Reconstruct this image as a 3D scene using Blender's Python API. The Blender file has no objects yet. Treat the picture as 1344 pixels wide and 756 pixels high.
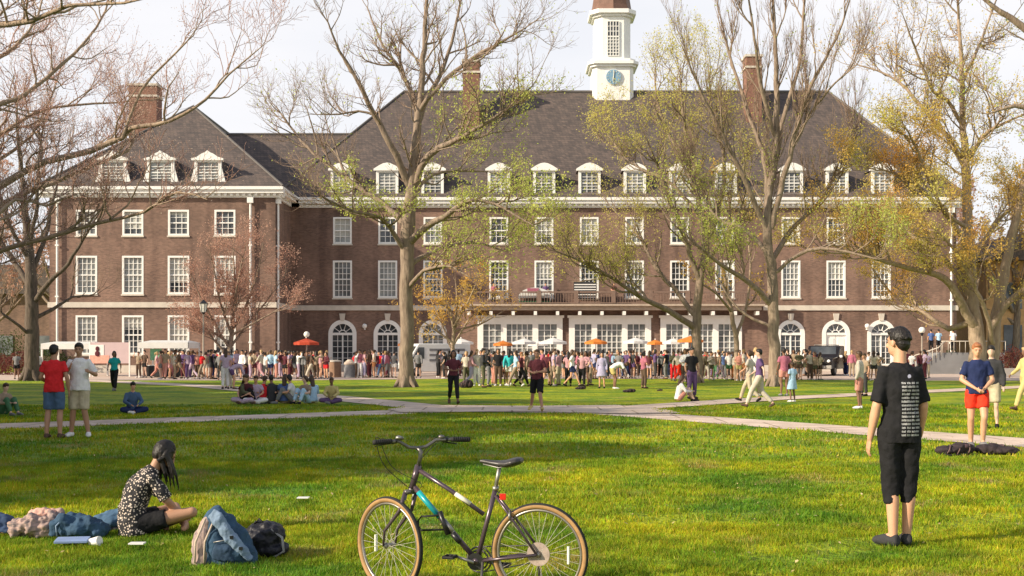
import bpy, math, random
import numpy as np
from mathutils import Vector, Matrix
R = math.radians
S = bpy.context.scene
COL = S.collection
# ------------------------------------------------------------------ camera
F = 1500.0; CX = 672.0; HY = 461.0; CH = 1.6
cam = bpy.data.cameras.new('camera'); co = bpy.data.objects.new('camera', cam); COL.objects.link(co)
co.location = (0, 0, CH); co.rotation_euler = (R(90), 0, 0)
cam.sensor_width = 36; cam.lens = 36*F/1344; cam.shift_y = (HY-378)/1344
cam.clip_end = 3000; S.camera = co
# ------------------------------------------------------------------ sky and sun
SUN_EL, SUN_AZ = 25.0, 24.0     # light travels towards +X, turned SUN_AZ towards +Y
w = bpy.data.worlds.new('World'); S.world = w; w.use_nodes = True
nt = w.node_tree; nt.nodes.clear()
N = nt.nodes.new; L = nt.links.new
out = N('ShaderNodeOutputWorld'); bg = N('ShaderNodeBackground'); sky = N('ShaderNodeTexSky')
sky.sky_type = 'NISHITA'; sky.sun_disc = False; sky.sun_elevation = R(SUN_EL); sky.sun_rotation = R(270-SUN_AZ)
sky.air_density = 1.0; sky.dust_density = 2.0; sky.altitude = 200
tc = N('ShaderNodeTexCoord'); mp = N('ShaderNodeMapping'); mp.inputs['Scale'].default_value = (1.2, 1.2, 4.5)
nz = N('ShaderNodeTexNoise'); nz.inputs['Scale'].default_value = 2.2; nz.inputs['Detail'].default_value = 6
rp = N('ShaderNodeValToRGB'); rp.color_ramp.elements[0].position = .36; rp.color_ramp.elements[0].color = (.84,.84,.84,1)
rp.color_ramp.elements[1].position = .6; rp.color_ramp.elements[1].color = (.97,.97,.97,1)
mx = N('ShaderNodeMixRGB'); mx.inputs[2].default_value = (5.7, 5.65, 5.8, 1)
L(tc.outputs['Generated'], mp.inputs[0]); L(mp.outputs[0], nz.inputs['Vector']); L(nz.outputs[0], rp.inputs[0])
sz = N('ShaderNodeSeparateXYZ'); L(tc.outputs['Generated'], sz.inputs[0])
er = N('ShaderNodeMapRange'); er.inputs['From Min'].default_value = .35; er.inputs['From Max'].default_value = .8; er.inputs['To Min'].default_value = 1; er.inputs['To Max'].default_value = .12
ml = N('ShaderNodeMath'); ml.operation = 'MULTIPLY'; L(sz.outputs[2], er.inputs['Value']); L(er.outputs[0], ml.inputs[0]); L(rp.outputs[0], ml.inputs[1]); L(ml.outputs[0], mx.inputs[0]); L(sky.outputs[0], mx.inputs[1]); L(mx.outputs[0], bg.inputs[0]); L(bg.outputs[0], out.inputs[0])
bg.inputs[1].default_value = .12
sl = bpy.data.lights.new('sun', 'SUN'); sl.energy = 5.0; sl.angle = R(.6); sl.color = (1.0, .86, .66)
so = bpy.data.objects.new('sun', sl); COL.objects.link(so)
ld = Vector((math.cos(R(SUN_EL))*math.cos(R(SUN_AZ)), math.cos(R(SUN_EL))*math.sin(R(SUN_AZ)), -math.sin(R(SUN_EL))))
so.rotation_euler = ld.to_track_quat('-Z', 'Y').to_euler(); so.location = (-40, -20, 60)
vs = S.view_settings; vs.view_transform = 'Standard'; vs.look = 'None'; vs.gamma = 1; vs.use_curve_mapping = False; vs.exposure = .55
S.display_settings.display_device = 'sRGB'
S.cycles.max_bounces = 6; S.cycles.diffuse_bounces = 3; S.cycles.glossy_bounces = 2; S.cycles.transmission_bounces = 3
S.cycles.sample_clamp_indirect = 6
# ------------------------------------------------------------------ helpers
def gd(py): return CH*F/(py-HY)                                      # distance of a ground point
def PX(px, d): return (px-CX)/F*d
def PT(px, py, d): return np.array(((px-CX)/F*d, d, CH-(py-HY)/F*d))
MATS = {}
def mat(name, col, rough=.75, var=.15, scale=8.0, bump=0.0, metal=0.0, col2=None, spec=.3, trans=0.0, stretch=None, detail=4):
    if name in MATS: return MATS[name]
    m = bpy.data.materials.new(name); m.use_nodes = True; t = m.node_tree; b = t.nodes['Principled BSDF']
    tc = t.nodes.new('ShaderNodeTexCoord'); n = t.nodes.new('ShaderNodeTexNoise')
    n.inputs['Scale'].default_value = scale; n.inputs['Detail'].default_value = detail
    mp = t.nodes.new('ShaderNodeMapping')
    if stretch: mp.inputs['Scale'].default_value = stretch
    t.links.new(tc.outputs['Object'], mp.inputs[0]); t.links.new(mp.outputs[0], n.inputs['Vector'])
    r = t.nodes.new('ShaderNodeValToRGB'); r.color_ramp.elements[0].position = .3; r.color_ramp.elements[1].position = .7
    c2 = col2 or tuple(min(1, c*(1+var)) for c in col); c1 = col if col2 else tuple(c*(1-var) for c in col)
    r.color_ramp.elements[0].color = (*c1, 1); r.color_ramp.elements[1].color = (*c2, 1)
    t.links.new(n.outputs[0], r.inputs[0]); t.links.new(r.outputs[0], b.inputs['Base Color'])
    b.inputs['Roughness'].default_value = rough; b.inputs['Metallic'].default_value = metal
    b.inputs['Specular IOR Level'].default_value = spec
    if bump:
        bp = t.nodes.new('ShaderNodeBump'); bp.inputs['Strength'].default_value = bump; bp.inputs['Distance'].default_value = .05
        t.links.new(n.outputs[0], bp.inputs['Height']); t.links.new(bp.outputs[0], b.inputs['Normal'])
    if trans:
        tr = t.nodes.new('ShaderNodeBsdfTranslucent'); ms = t.nodes.new('ShaderNodeMixShader'); ms.inputs[0].default_value = trans
        t.links.new(r.outputs[0], tr.inputs[0]); t.links.new(b.outputs[0], ms.inputs[1]); t.links.new(tr.outputs[0], ms.inputs[2])
        t.links.new(ms.outputs[0], t.nodes['Material Output'].inputs[0])
    MATS[name] = m; return m
def tag(o, label=None, cat=None, group=None, kind=None):
    if label: o['label'] = label
    if cat: o['category'] = cat
    if group: o['group'] = group
    if kind: o['kind'] = kind
    return o
def empty(name, loc=(0,0,0), rz=0, **k):
    o = bpy.data.objects.new(name, None); COL.objects.link(o); o.location = loc; o.rotation_euler = (0,0,rz); o.empty_display_size = .2
    return tag(o, **k)
def unit(v):
    v = np.asarray(v, float); n = np.linalg.norm(v); return v/n if n > 1e-9 else np.array((0,0,1.))
class M:
    def __init__(s): s.v = []; s.f = []
    def add(s, vs, fs):
        k = len(s.v); s.v += [tuple(map(float, p)) for p in vs]; s.f += [tuple(i+k for i in f) for f in fs]
    def box(s, x0, x1, y0, y1, z0, z1):
        s.add([(x0,y0,z0),(x1,y0,z0),(x1,y1,z0),(x0,y1,z0),(x0,y0,z1),(x1,y0,z1),(x1,y1,z1),(x0,y1,z1)],
              [(0,3,2,1),(4,5,6,7),(0,1,5,4),(1,2,6,5),(2,3,7,6),(3,0,4,7)]); return s
    def quad(s, *p): s.add(p, [tuple(range(len(p)))]); return s
    def prism(s, pts, y0, y1):                                       # outline in x,z extruded along y
        n = len(pts); s.add([(x,y0,z) for x,z in pts]+[(x,y1,z) for x,z in pts],
              [tuple(range(n)), tuple(range(2*n-1,n-1,-1))]+[(i,i+n,(i+1)%n+n,(i+1)%n) for i in range(n)]); return s
    def slab(s, pts, z0, z1):                                        # outline in x,y extruded up
        n = len(pts); s.add([(x,y,z0) for x,y in pts]+[(x,y,z1) for x,y in pts],
              [tuple(range(n-1,-1,-1)), tuple(range(n,2*n))]+[(i,(i+1)%n,(i+1)%n+n,i+n) for i in range(n)]); return s
    def loft(s, pts, rad, side=None, n=10, caps=True):
        pts = [np.asarray(p, float) for p in pts]; m = len(pts); vs = []
        for i, p in enumerate(pts):
            t = unit(pts[min(i+1,m-1)]-pts[max(i-1,0)])
            sd = np.asarray(side, float) if side is not None else (np.array((1,0,0.)) if abs(t[0]) < .8 else np.array((0,1.,0)))
            u = unit(sd-t*np.dot(sd,t)); q = np.cross(t,u); r = rad[i]; a, b = r if isinstance(r, tuple) else (r, r)
            for k in range(n):
                w_ = 2*math.pi*k/n; vs.append(p+u*a*math.cos(w_)+q*b*math.sin(w_))
        fs = [(i*n+k, i*n+(k+1)%n, (i+1)*n+(k+1)%n, (i+1)*n+k) for i in range(m-1) for k in range(n)]
        if caps: fs += [tuple(range(n-1,-1,-1)), tuple(range((m-1)*n, m*n))]
        s.add(vs, fs); return s
    def tube(s, pts, r, n=8, caps=True):
        rr = r if isinstance(r, (list, tuple)) else [r]*len(pts); return s.loft(pts, list(rr), None, n, caps)
    def ell(s, c, r, n=12, B=None):
        m = max(5, n//2); vs = []; c = np.asarray(c, float); B = np.eye(3) if B is None else np.asarray(B)
        r = (r,r,r) if not isinstance(r, tuple) else r
        for i in range(1, m):
            th = math.pi*i/m
            for k in range(n):
                ph = 2*math.pi*k/n
                vs.append(c + B @ np.array((r[0]*math.sin(th)*math.cos(ph), r[1]*math.sin(th)*math.sin(ph), r[2]*math.cos(th))))
        fs = [((i)*n+k, (i+1)*n+k, (i+1)*n+(k+1)%n, i*n+(k+1)%n) for i in range(m-2) for k in range(n)]
        a = len(vs); vs += [c+B@np.array((0,0,r[2])), c-B@np.array((0,0,r[2]))]
        fs += [(a, k, (k+1)%n) for k in range(n)] + [(a+1, (m-2)*n+(k+1)%n, (m-2)*n+k) for k in range(n)]
        s.add(vs, fs); return s
    def limb(s, p0, p1, r0, r1, n=10):                               # capsule with two radii
        s.ell(p0, r0, n); s.ell(p1, r1, n); s.loft([p0, p1], [r0*.99, r1*.99], None, n); return s
    def torus(s, c, R_, r, nu=40, nv=8, B=None, a0=0, a1=2*math.pi):
        B = np.eye(3) if B is None else B; c = np.asarray(c, float); full = abs(a1-a0-2*math.pi) < 1e-6; vs = []
        k = nu if full else nu+1
        ra, rb = r if isinstance(r, tuple) else (r, r)
        for i in range(k):
            a = a0+(a1-a0)*i/nu
            for j in range(nv):
                b = 2*math.pi*j/nv; q = R_+ra*math.cos(b)
                vs.append(c+B@np.array((q*math.cos(a), rb*math.sin(b), q*math.sin(a))))
        s.add(vs, [(i*nv+j, i*nv+(j+1)%nv, ((i+1)%k)*nv+(j+1)%nv, ((i+1)%k)*nv+j) for i in range(nu) for j in range(nv)]); return s
    def mesh(s, name):
        me = bpy.data.meshes.new(name); me.from_pydata(s.v, [], s.f); me.validate(); return me
    def build(s, name, m, parent=None, smooth=False, label=None, bevel=0):
        me = s.mesh(name); o = bpy.data.objects.new(name, me); COL.objects.link(o); me.materials.append(m)
        if smooth:
            me.polygons.foreach_set('use_smooth', [True]*len(me.polygons))
        if parent: o.parent = parent
        if bevel:
            b = o.modifiers.new('bevel', 'BEVEL'); b.width = bevel; b.segments = 2; b.limit_method = 'ANGLE'
        if label: o['label'] = label
        return o
def np_mesh(name, V, Fq, m, parent=None, smooth=False, k=4):
    V = np.asarray(V, np.float32); Fq = np.asarray(Fq, np.int32)
    me = bpy.data.meshes.new(name); me.vertices.add(len(V)); me.vertices.foreach_set('co', V.ravel())
    me.loops.add(Fq.size); me.loops.foreach_set('vertex_index', Fq.ravel())
    me.polygons.add(len(Fq)); me.polygons.foreach_set('loop_start', np.arange(len(Fq), dtype=np.int32)*k)
    me.update(calc_edges=True)
    if smooth: me.polygons.foreach_set('use_smooth', np.ones(len(Fq), bool))
    o = bpy.data.objects.new(name, me); COL.objects.link(o); me.materials.append(m)
    if parent: o.parent = parent
    return o
def copy_tree(o, parent=None):
    c = o.copy(); COL.objects.link(c); c.parent = parent
    for ch in [x for x in KIDS.get(o.name, o.children)]: copy_tree(ch, c)
    return c
KIDS = {}
_TX = {}
def clouds(sz):
    if sz not in _TX: t = bpy.data.textures.new('wrinkle', 'CLOUDS'); t.noise_scale = sz; t.noise_depth = 2; _TX[sz] = t
    return _TX[sz]
def remesh(mm, name, m, parent, voxel, smooth=2, decimate=None, wr=0, ws=.12):
    me = mm.mesh(name); o = bpy.data.objects.new(name, me); COL.objects.link(o)
    r = o.modifiers.new('r', 'REMESH'); r.mode = 'VOXEL'; r.voxel_size = voxel
    if smooth:
        sm = o.modifiers.new('s', 'SMOOTH'); sm.iterations = smooth; sm.factor = .5
    if wr:
        dp = o.modifiers.new('w', 'DISPLACE'); dp.texture = clouds(ws); dp.strength = wr; dp.mid_level = .45
    if decimate:
        d = o.modifiers.new('d', 'DECIMATE'); d.ratio = decimate
    bpy.context.view_layer.update()
    dg = bpy.context.evaluated_depsgraph_get(); ev = o.evaluated_get(dg)
    n = bpy.data.meshes.new_from_object(ev); n.name = name; o.modifiers.clear(); o.data = n; bpy.data.meshes.remove(me)
    n.materials.clear(); n.materials.append(m); n.polygons.foreach_set('use_smooth', [True]*len(n.polygons)); o.parent = parent
    return o
# ------------------------------------------------------------------ materials
WHITE = mat('white_paint', (.78,.77,.74), .45, .04, 3)
STONE = mat('limestone', (.55,.50,.43), .8, .1, 2)
DARKMETAL = mat('black_metal', (.02,.02,.022), .35, .2, 20, metal=.3, spec=.5)
def conc_mat():
    m = mat('concrete', (.66,.53,.43), .9, .22, 1.6, bump=.25, detail=10); t = m.node_tree; n = t.nodes.new; l = t.links.new; b = t.nodes['Principled BSDF']
    g = n('ShaderNodeNewGeometry'); br = n('ShaderNodeTexBrick'); br.inputs['Scale'].default_value = 1; br.inputs['Brick Width'].default_value = 1.6; br.inputs['Row Height'].default_value = 1.7; br.inputs['Mortar Size'].default_value = .03
    br.inputs['Color1'].default_value = (1,1,1,1); br.inputs['Color2'].default_value = (.84,.83,.82,1); br.inputs['Mortar'].default_value = (.5,.47,.43,1)
    l(g.outputs['Position'], br.inputs['Vector']); mx = n('ShaderNodeMixRGB'); mx.blend_type = 'MULTIPLY'; mx.inputs[0].default_value = 1
    src = b.inputs['Base Color'].links[0].from_socket; l(src, mx.inputs[1]); l(br.outputs[0], mx.inputs[2]); l(mx.outputs[0], b.inputs['Base Color']); return m
CONC = conc_mat()
def brick_mat():
    m = bpy.data.materials.new('brick'); m.use_nodes = True; t = m.node_tree; b = t.nodes['Principled BSDF']; n = t.nodes.new; l = t.links.new
    g = n('ShaderNodeNewGeometry'); sp = n('ShaderNodeSeparateXYZ'); ad = n('ShaderNodeMath'); ad.operation = 'ADD'; cb = n('ShaderNodeCombineXYZ')
    l(g.outputs['Position'], sp.inputs[0]); l(sp.outputs[0], ad.inputs[0]); l(sp.outputs[1], ad.inputs[1]); l(ad.outputs[0], cb.inputs[0]); l(sp.outputs[2], cb.inputs[1])
    br = n('ShaderNodeTexBrick'); br.inputs['Scale'].default_value = 4.0; br.inputs['Color1'].default_value = (.245,.155,.118,1); br.inputs['Color2'].default_value = (.155,.099,.077,1)
    br.inputs['Mortar'].default_value = (.26,.21,.17,1); br.inputs['Mortar Size'].default_value = .012; br.inputs['Brick Width'].default_value = .9; br.inputs['Row Height'].default_value = .3
    l(cb.outputs[0], br.inputs['Vector'])
    no = n('ShaderNodeTexNoise'); no.inputs['Scale'].default_value = .35; no.inputs['Detail'].default_value = 7; l(g.outputs['Position'], no.inputs['Vector'])
    mx = n('ShaderNodeMixRGB'); mx.blend_type = 'MULTIPLY'; mx.inputs[0].default_value = .8
    r = n('ShaderNodeValToRGB'); r.color_ramp.elements[0].position = .32; r.color_ramp.elements[0].color = (.60,.58,.58,1); r.color_ramp.elements[1].position = .68; r.color_ramp.elements[1].color = (1.15,1.1,1.08,1)
    l(no.outputs[0], r.inputs[0]); l(br.outputs[0], mx.inputs[1]); l(r.outputs[0], mx.inputs[2])
    mp = n('ShaderNodeMapping'); mp.inputs['Scale'].default_value = (.9,.9,.10); l(g.outputs['Position'], mp.inputs[0]); n2 = n('ShaderNodeTexNoise'); n2.inputs['Scale'].default_value = 1.2; n2.inputs['Detail'].default_value = 9; l(mp.outputs[0], n2.inputs['Vector'])
    r2 = n('ShaderNodeValToRGB'); r2.color_ramp.elements[0].position = .36; r2.color_ramp.elements[0].color = (.72,.70,.70,1); r2.color_ramp.elements[1].position = .56; r2.color_ramp.elements[1].color = (1.04,1.03,1.02,1); l(n2.outputs[0], r2.inputs[0])
    m2 = n('ShaderNodeMixRGB'); m2.blend_type = 'MULTIPLY'; m2.inputs[0].default_value = 1; l(mx.outputs[0], m2.inputs[1]); l(r2.outputs[0], m2.inputs[2]); l(m2.outputs[0], b.inputs['Base Color']); b.inputs['Roughness'].default_value = .9
    return m
BRICK = brick_mat()
def slate_mat():
    m = bpy.data.materials.new('slate'); m.use_nodes = True; t = m.node_tree; b = t.nodes['Principled BSDF']; n = t.nodes.new; l = t.links.new
    g = n('ShaderNodeNewGeometry'); sp = n('ShaderNodeSeparateXYZ'); ad = n('ShaderNodeMath'); ad.operation = 'ADD'; cb = n('ShaderNodeCombineXYZ')
    l(g.outputs['Position'], sp.inputs[0]); l(sp.outputs[0], ad.inputs[0]); l(sp.outputs[1], ad.inputs[1]); l(ad.outputs[0], cb.inputs[0]); l(sp.outputs[2], cb.inputs[1])
    br = n('ShaderNodeTexBrick'); br.inputs['Scale'].default_value = 2.2; br.inputs['Color1'].default_value = (.125,.096,.084,1); br.inputs['Color2'].default_value = (.075,.062,.058,1)
    br.inputs['Mortar'].default_value = (.03,.028,.027,1); br.inputs['Mortar Size'].default_value = .02; br.inputs['Brick Width'].default_value = .6; br.inputs['Row Height'].default_value = .42
    l(cb.outputs[0], br.inputs['Vector'])
    no = n('ShaderNodeTexNoise'); no.inputs['Scale'].default_value = 1.3; no.inputs['Detail'].default_value = 8; l(g.outputs['Position'], no.inputs['Vector'])
    r = n('ShaderNodeValToRGB'); r.color_ramp.elements[0].position = .35; r.color_ramp.elements[0].color = (.8,.79,.8,1); r.color_ramp.elements[1].position = .65; r.color_ramp.elements[1].color = (1.15,1.1,1.06,1)
    mx = n('ShaderNodeMixRGB'); mx.blend_type = 'MULTIPLY'; mx.inputs[0].default_value = .9
    l(no.outputs[0], r.inputs[0]); l(br.outputs[0], mx.inputs[1]); l(r.outputs[0], mx.inputs[2]); l(mx.outputs[0], b.inputs['Base Color']); b.inputs['Roughness'].default_value = .8
    return m
SLATE = slate_mat()
def glass_mat(name, a, b_, rough=.08):
    return mat(name, a, rough, .1, .9, col2=b_, spec=.55, detail=3)
GLASS = [glass_mat('pane_dark', (.02,.025,.03), (.10,.11,.12)), glass_mat('pane_mid', (.05,.055,.06), (.2,.21,.21)), glass_mat('pane_light', (.16,.17,.17), (.36,.37,.35), .2), glass_mat('pane_blue', (.04,.06,.10), (.14,.18,.24))]
# ------------------------------------------------------------------ ground
PATHS = [  # centreline points (x, y), width
    ([(-24,14.2),(-10.9,24.3),(-4.8,28.7),(-1.2,31.3),(3.2,32.0)], 1.9),
    ([(-1.0,31.2),(2.4,29.9),(5.4,25.4),(9.0,19.8),(15,10.5)], 1.8),
    ([(0.5,31.6),(-2.4,32.6),(-5.9,38.8),(-14.2,52.5),(-21,60),(-30,68)], 1.7),
    ([(-1,31.2),(2.8,31.4),(8.4,38.0),(16.5,45.3),(24,52),(38,62)], 1.6)]
JUNC = [(-2.6,33.6),(-3.4,31.2),(-2.9,29.6),(0.4,30.0),(3.0,28.8),(4.3,29.2),(4.2,30.9),(3.1,33.6),(0.4,33.0)]
def grass_mat(name, blade=False):
    m = bpy.data.materials.new(name); m.use_nodes = True; t = m.node_tree; b = t.nodes['Principled BSDF']; n = t.nodes.new; l = t.links.new
    g = n('ShaderNodeNewGeometry')
    def noise(sc, de, st=(1,1,1)):
        mp = n('ShaderNodeMapping'); mp.inputs['Scale'].default_value = st; l(g.outputs['Position'], mp.inputs[0])
        x = n('ShaderNodeTexNoise'); x.inputs['Scale'].default_value = sc; x.inputs['Detail'].default_value = de; l(mp.outputs[0], x.inputs['Vector']); return x
    n1 = noise(.55, 5, (1,1,1)); n2 = noise(6.0 if not blade else 3.0, 8)
    r1 = n('ShaderNodeValToRGB'); e = r1.color_ramp.elements; e[0].position = .36; e[0].color = (.12,.25,.02,1); e[1].position = .66; e[1].color = (.42,.45,.02,1)
    r2 = n('ShaderNodeValToRGB'); e = r2.color_ramp.elements; e[0].position = .34; e[0].color = (.6,.65,.6,1); e[1].position = .66; e[1].color = (1.25,1.2,1.1,1)
    mx = n('ShaderNodeMixRGB'); mx.blend_type = 'MULTIPLY'; mx.inputs[0].default_value = 1
    l(n1.outputs[0], r1.inputs[0]); l(n2.outputs[0], r2.inputs[0]); l(r1.outputs[0], mx.inputs[1]); l(r2.outputs[0], mx.inputs[2])
    last = mx.outputs[0]
    n5 = noise(.9, 9); r5 = n('ShaderNodeValToRGB'); e = r5.color_ramp.elements; e[0].position = .57; e[0].color = (0,0,0,1); e[1].position = .72; e[1].color = (.75,.75,.75,1)
    m5 = n('ShaderNodeMixRGB'); m5.inputs[2].default_value = (.34,.27,.10,1); l(n5.outputs[0], r5.inputs[0]); l(r5.outputs[0], m5.inputs[0]); l(last, m5.inputs[1]); last = m5.outputs[0]
    if blade:
        at = n('ShaderNodeAttribute'); at.attribute_name = 'tint'; m3 = n('ShaderNodeMixRGB'); m3.blend_type = 'MULTIPLY'; m3.inputs[0].default_value = 1
        l(last, m3.inputs[1]); l(at.outputs['Color'], m3.inputs[2]); last = m3.outputs[0]
        tr = n('ShaderNodeBsdfTranslucent'); ms = n('ShaderNodeMixShader'); ms.inputs[0].default_value = .4
        l(last, tr.inputs[0]); l(b.outputs[0], ms.inputs[1]); l(tr.outputs[0], ms.inputs[2]); l(ms.outputs[0], t.nodes['Material Output'].inputs[0])
    else:
        n3 = noise(14, 10); bp = n('ShaderNodeBump'); bp.inputs['Strength'].default_value = 1; bp.inputs['Distance'].default_value = .12
        l(n3.outputs[0], bp.inputs['Height']); l(bp.outputs[0], b.inputs['Normal'])
    l(last, b.inputs['Base Color']); b.inputs['Roughness'].default_value = .7; b.inputs['Specular IOR Level'].default_value = .15
    return m
M().quad((-900,-60,0),(900,-60,0),(900,1500,0),(-900,1500,0)).build('ground', grass_mat('lawn_soil'))['kind'] = 'structure'
def strip(pts, wd, z):
    m = M(); n = len(pts); l_ = []; r_ = []
    for i, p in enumerate(pts):
        a = np.array(pts[max(0,i-1)]); b = np.array(pts[min(n-1,i+1)]); t = unit(b-a); q = np.array((-t[1], t[0]))*wd/2
        l_.append((*(np.array(p)+q), z)); r_.append((*(np.array(p)-q), z))
    for i in range(n-1): m.quad(r_[i], r_[i+1], l_[i+1], l_[i])
    return m
for i, (pts, wd) in enumerate(PATHS):
    strip(pts, wd, .008+.004*i).build('path', CONC)['kind'] = 'structure'
M().quad(*[(x,y,.026) for x,y in JUNC][::-1]).build('path_junction', CONC)['kind'] = 'structure'
PLAZA = mat('plaza_paving', (.52,.41,.34), .9, .16, .8, bump=.1)
M().quad((-70,62.5,.012),(-12,62.5,.012),(-4,66,.012),(12,66,.012),(22,62,.012),(80,60,.012),(80,84.9,.012),(-70,84.9,.012)).build('plaza_pavement', PLAZA)['kind'] = 'structure'
M().quad((-17.5,84.9,.012),(33.5,84.9,.012),(33.5,91,.012),(-17.5,91,.012)).build('terrace_pavement', PLAZA)['kind'] = 'structure'
# grass blades as real geometry near the camera
def seg_dist(P, a, b):
    a = np.array(a); b = np.array(b); ab = b-a; t = np.clip(((P-a)@ab)/(ab@ab), 0, 1); return np.linalg.norm(P-(a+t[:,None]*ab), axis=1)
def blades(n, y0, y1, h, wd, seed):
    rg = np.random.default_rng(seed)
    y = np.sqrt(rg.uniform(y0*y0, y1*y1, n)); x = rg.uniform(-.5, .5, n)*y*.98
    P = np.stack([x, y], 1); ok = np.ones(n, bool)
    for pts, pw in PATHS:
        for a, b in zip(pts[:-1], pts[1:]): ok &= seg_dist(P, a, b) > pw/2-.03+.06*np.sin(P[:,0]*7+P[:,1]*5)*np.sin(P[:,1]*3.1)
    if y1 > 28: ok &= ~((y > 29.4) & (y < 33.3) & (x > -3) & (x < 3.8))
    cl = np.sin(x*5.3+np.sin(y*4.1)*1.7)*np.sin(y*6.1+np.cos(x*3.7)*2)+.5*np.sin(x*17+y*5)*np.sin(y*19-x*3)
    ok &= rg.random(n) < .62+.35*cl
    p2 = np.sin(x*1.3+1.7*np.sin(y*.9))*np.sin(y*1.7+2*np.sin(x*.8)); ok &= (p2 < .72) | (rg.random(n) < .35)
    tf = 1+1.1*np.clip(np.sin(x*2.9+3*np.sin(y*1.3))*np.sin(y*3.7+2*np.cos(x*2.1))*np.sin(x*11+y*7)-.45, 0, 1)
    x, y, cl, tf = x[ok], y[ok], cl[ok], tf[ok]; n = len(x)
    hh = h*rg.uniform(.45, 1.25, n)*(1+.22*cl)*tf; a = rg.uniform(0, 6.283, n); lean = rg.uniform(.1, .9, n)*hh; la = rg.uniform(0, 6.283, n)
    ww = wd*rg.uniform(.6, 1.4, n)/2
    dx, dy = np.cos(a)*ww, np.sin(a)*ww; lx, ly = np.cos(la)*lean, np.sin(la)*lean
    z0 = np.zeros(n)
    V = np.stack([np.stack([x-dx,y-dy,z0],1), np.stack([x+dx,y+dy,z0],1), np.stack([x+dx*.6+lx*.45,y+dy*.6+ly*.45,hh*.62],1), np.stack([x-dx*.6+lx*.45,y-dy*.6+ly*.45,hh*.62],1), np.stack([x+lx,y+ly,hh],1)], 1)
    idx = np.arange(n)[:,None]*5
    T = np.concatenate([idx+np.array([[0,1,2]]), idx+np.array([[0,2,3]]), idx+np.array([[3,2,4]])])
    c = np.stack([rg.uniform(.7,1.35,n), rg.uniform(.8,1.2,n), rg.uniform(.6,1.3,n), np.ones(n)], 1)
    dry = rg.random(n) < .07; c[dry] = (1.9, 1.3, 4.0, 1)
    return V.reshape(-1,3), T, np.repeat(c, 5, 0)
GB = [blades(330000, 6.2, 10.5, .036, .0065, 1), blades(260000, 10.5, 17, .042, .010, 2), blades(190000, 17, 34, .05, .02, 3)]
off = 0; VV = []; TT = []; CC = []
for V, T, c in GB: VV.append(V); TT.append(T+off); CC.append(c); off += len(V)
go = np_mesh('grass', np.concatenate(VV), np.concatenate(TT), grass_mat('grass_blades', True), k=3)
ca = go.data.color_attributes.new('tint', 'FLOAT_COLOR', 'POINT'); ca.data.foreach_set('color', np.concatenate(CC).astype(np.float32).ravel())
tag(go, 'short sunlit lawn grass covering the quad', 'grass', kind='stuff')
del GB, VV, TT, CC
rl = np.random.default_rng(9); n = 900; y = np.sqrt(rl.uniform(6.3**2, 24**2, n)); x = rl.uniform(-.5,.5,n)*y; z = rl.uniform(.02,.042,n); a = rl.uniform(0,6.28,n); s_ = rl.uniform(.010,.024,n)
c_, q_ = np.cos(a)*s_, np.sin(a)*s_; tz = rl.uniform(-.012,.012,n)
V = np.stack([np.stack([x-c_,y-q_,z-tz],1), np.stack([x+q_*.6,y-c_*.6,z+.004],1), np.stack([x+c_,y+q_,z+tz],1), np.stack([x-q_*.6,y+c_*.6,z+.004],1)],1).reshape(-1,3)
tag(np_mesh('fallen_leaves', V, np.arange(4*n).reshape(-1,4), mat('dry_leaf', (.30,.19,.08), .8, .2, 3, col2=(.62,.50,.26))), 'dry leaf bits scattered over the lawn', 'leaves', kind='stuff')
# ------------------------------------------------------------------ the brick hall
hall = empty('brick_hall', (8, 91, 0), label='long red brick hall with white trim, dormers and a white clock cupola', cat='building')
HB = Matrix.Translation((-8, -91, 0))
def hp(m, name, mt, parent=None, **k):                               # build in world numbers, parent to the hall
    if parent is None or parent is hall:
        m.v = [(x-8, y-91, z) for x, y, z in m.v]
        return m.build(name, mt, hall, **k)
    m.v = [(x-8, y-91, z) for x, y, z in m.v]
    return m.build(name, mt, parent, **k)
def wall(m, x0, x1, z0, z1, y, holes, depth=.28):
    xs = sorted({x0, x1, *[h[0] for h in holes], *[h[1] for h in holes]}); zs = sorted({z0, z1, *[h[2] for h in holes], *[h[3] for h in holes]})
    for a, b in zip(xs[:-1], xs[1:]):
        for c, d in zip(zs[:-1], zs[1:]):
            mxx, mz = (a+b)/2, (c+d)/2
            if any(h[0] < mxx < h[1] and h[2] < mz < h[3] for h in holes): continue
            m.quad((a,y,c),(b,y,c),(b,y,d),(a,y,d))
    for h in holes:
        a, b, c, d = h[:4]; Y = y+depth
        m.quad((a,y,c),(a,y,d),(a,Y,d),(a,Y,c)); m.quad((b,y,c),(b,Y,c),(b,Y,d),(b,y,d)); m.quad((a,y,d),(b,y,d),(b,Y,d),(a,Y,d)); m.quad((a,y,c),(a,Y,c),(b,Y,c),(b,y,c))
        if len(h) > 4:                                               # arch: fill the spandrels
            r = (b-a)/2; cx = (a+b)/2; zc = d-r
            for s in (-1, 1):
                arc = [(cx+s*r*math.cos(t), zc+r*math.sin(t)) for t in np.linspace(0, math.pi/2, 9)]
                poly = [(cx+s*r, y, d)]+[(p[0], y, p[1]) for p in arc]
                for i in range(1, len(poly)-1): m.quad(poly[0], poly[i], poly[i+1])
                for p, q in zip(arc[:-1], arc[1:]): m.quad((p[0],y,p[1]),(q[0],y,q[1]),(q[0],Y,q[1]),(p[0],Y,p[1]))
rgw = random.Random(5)
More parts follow.
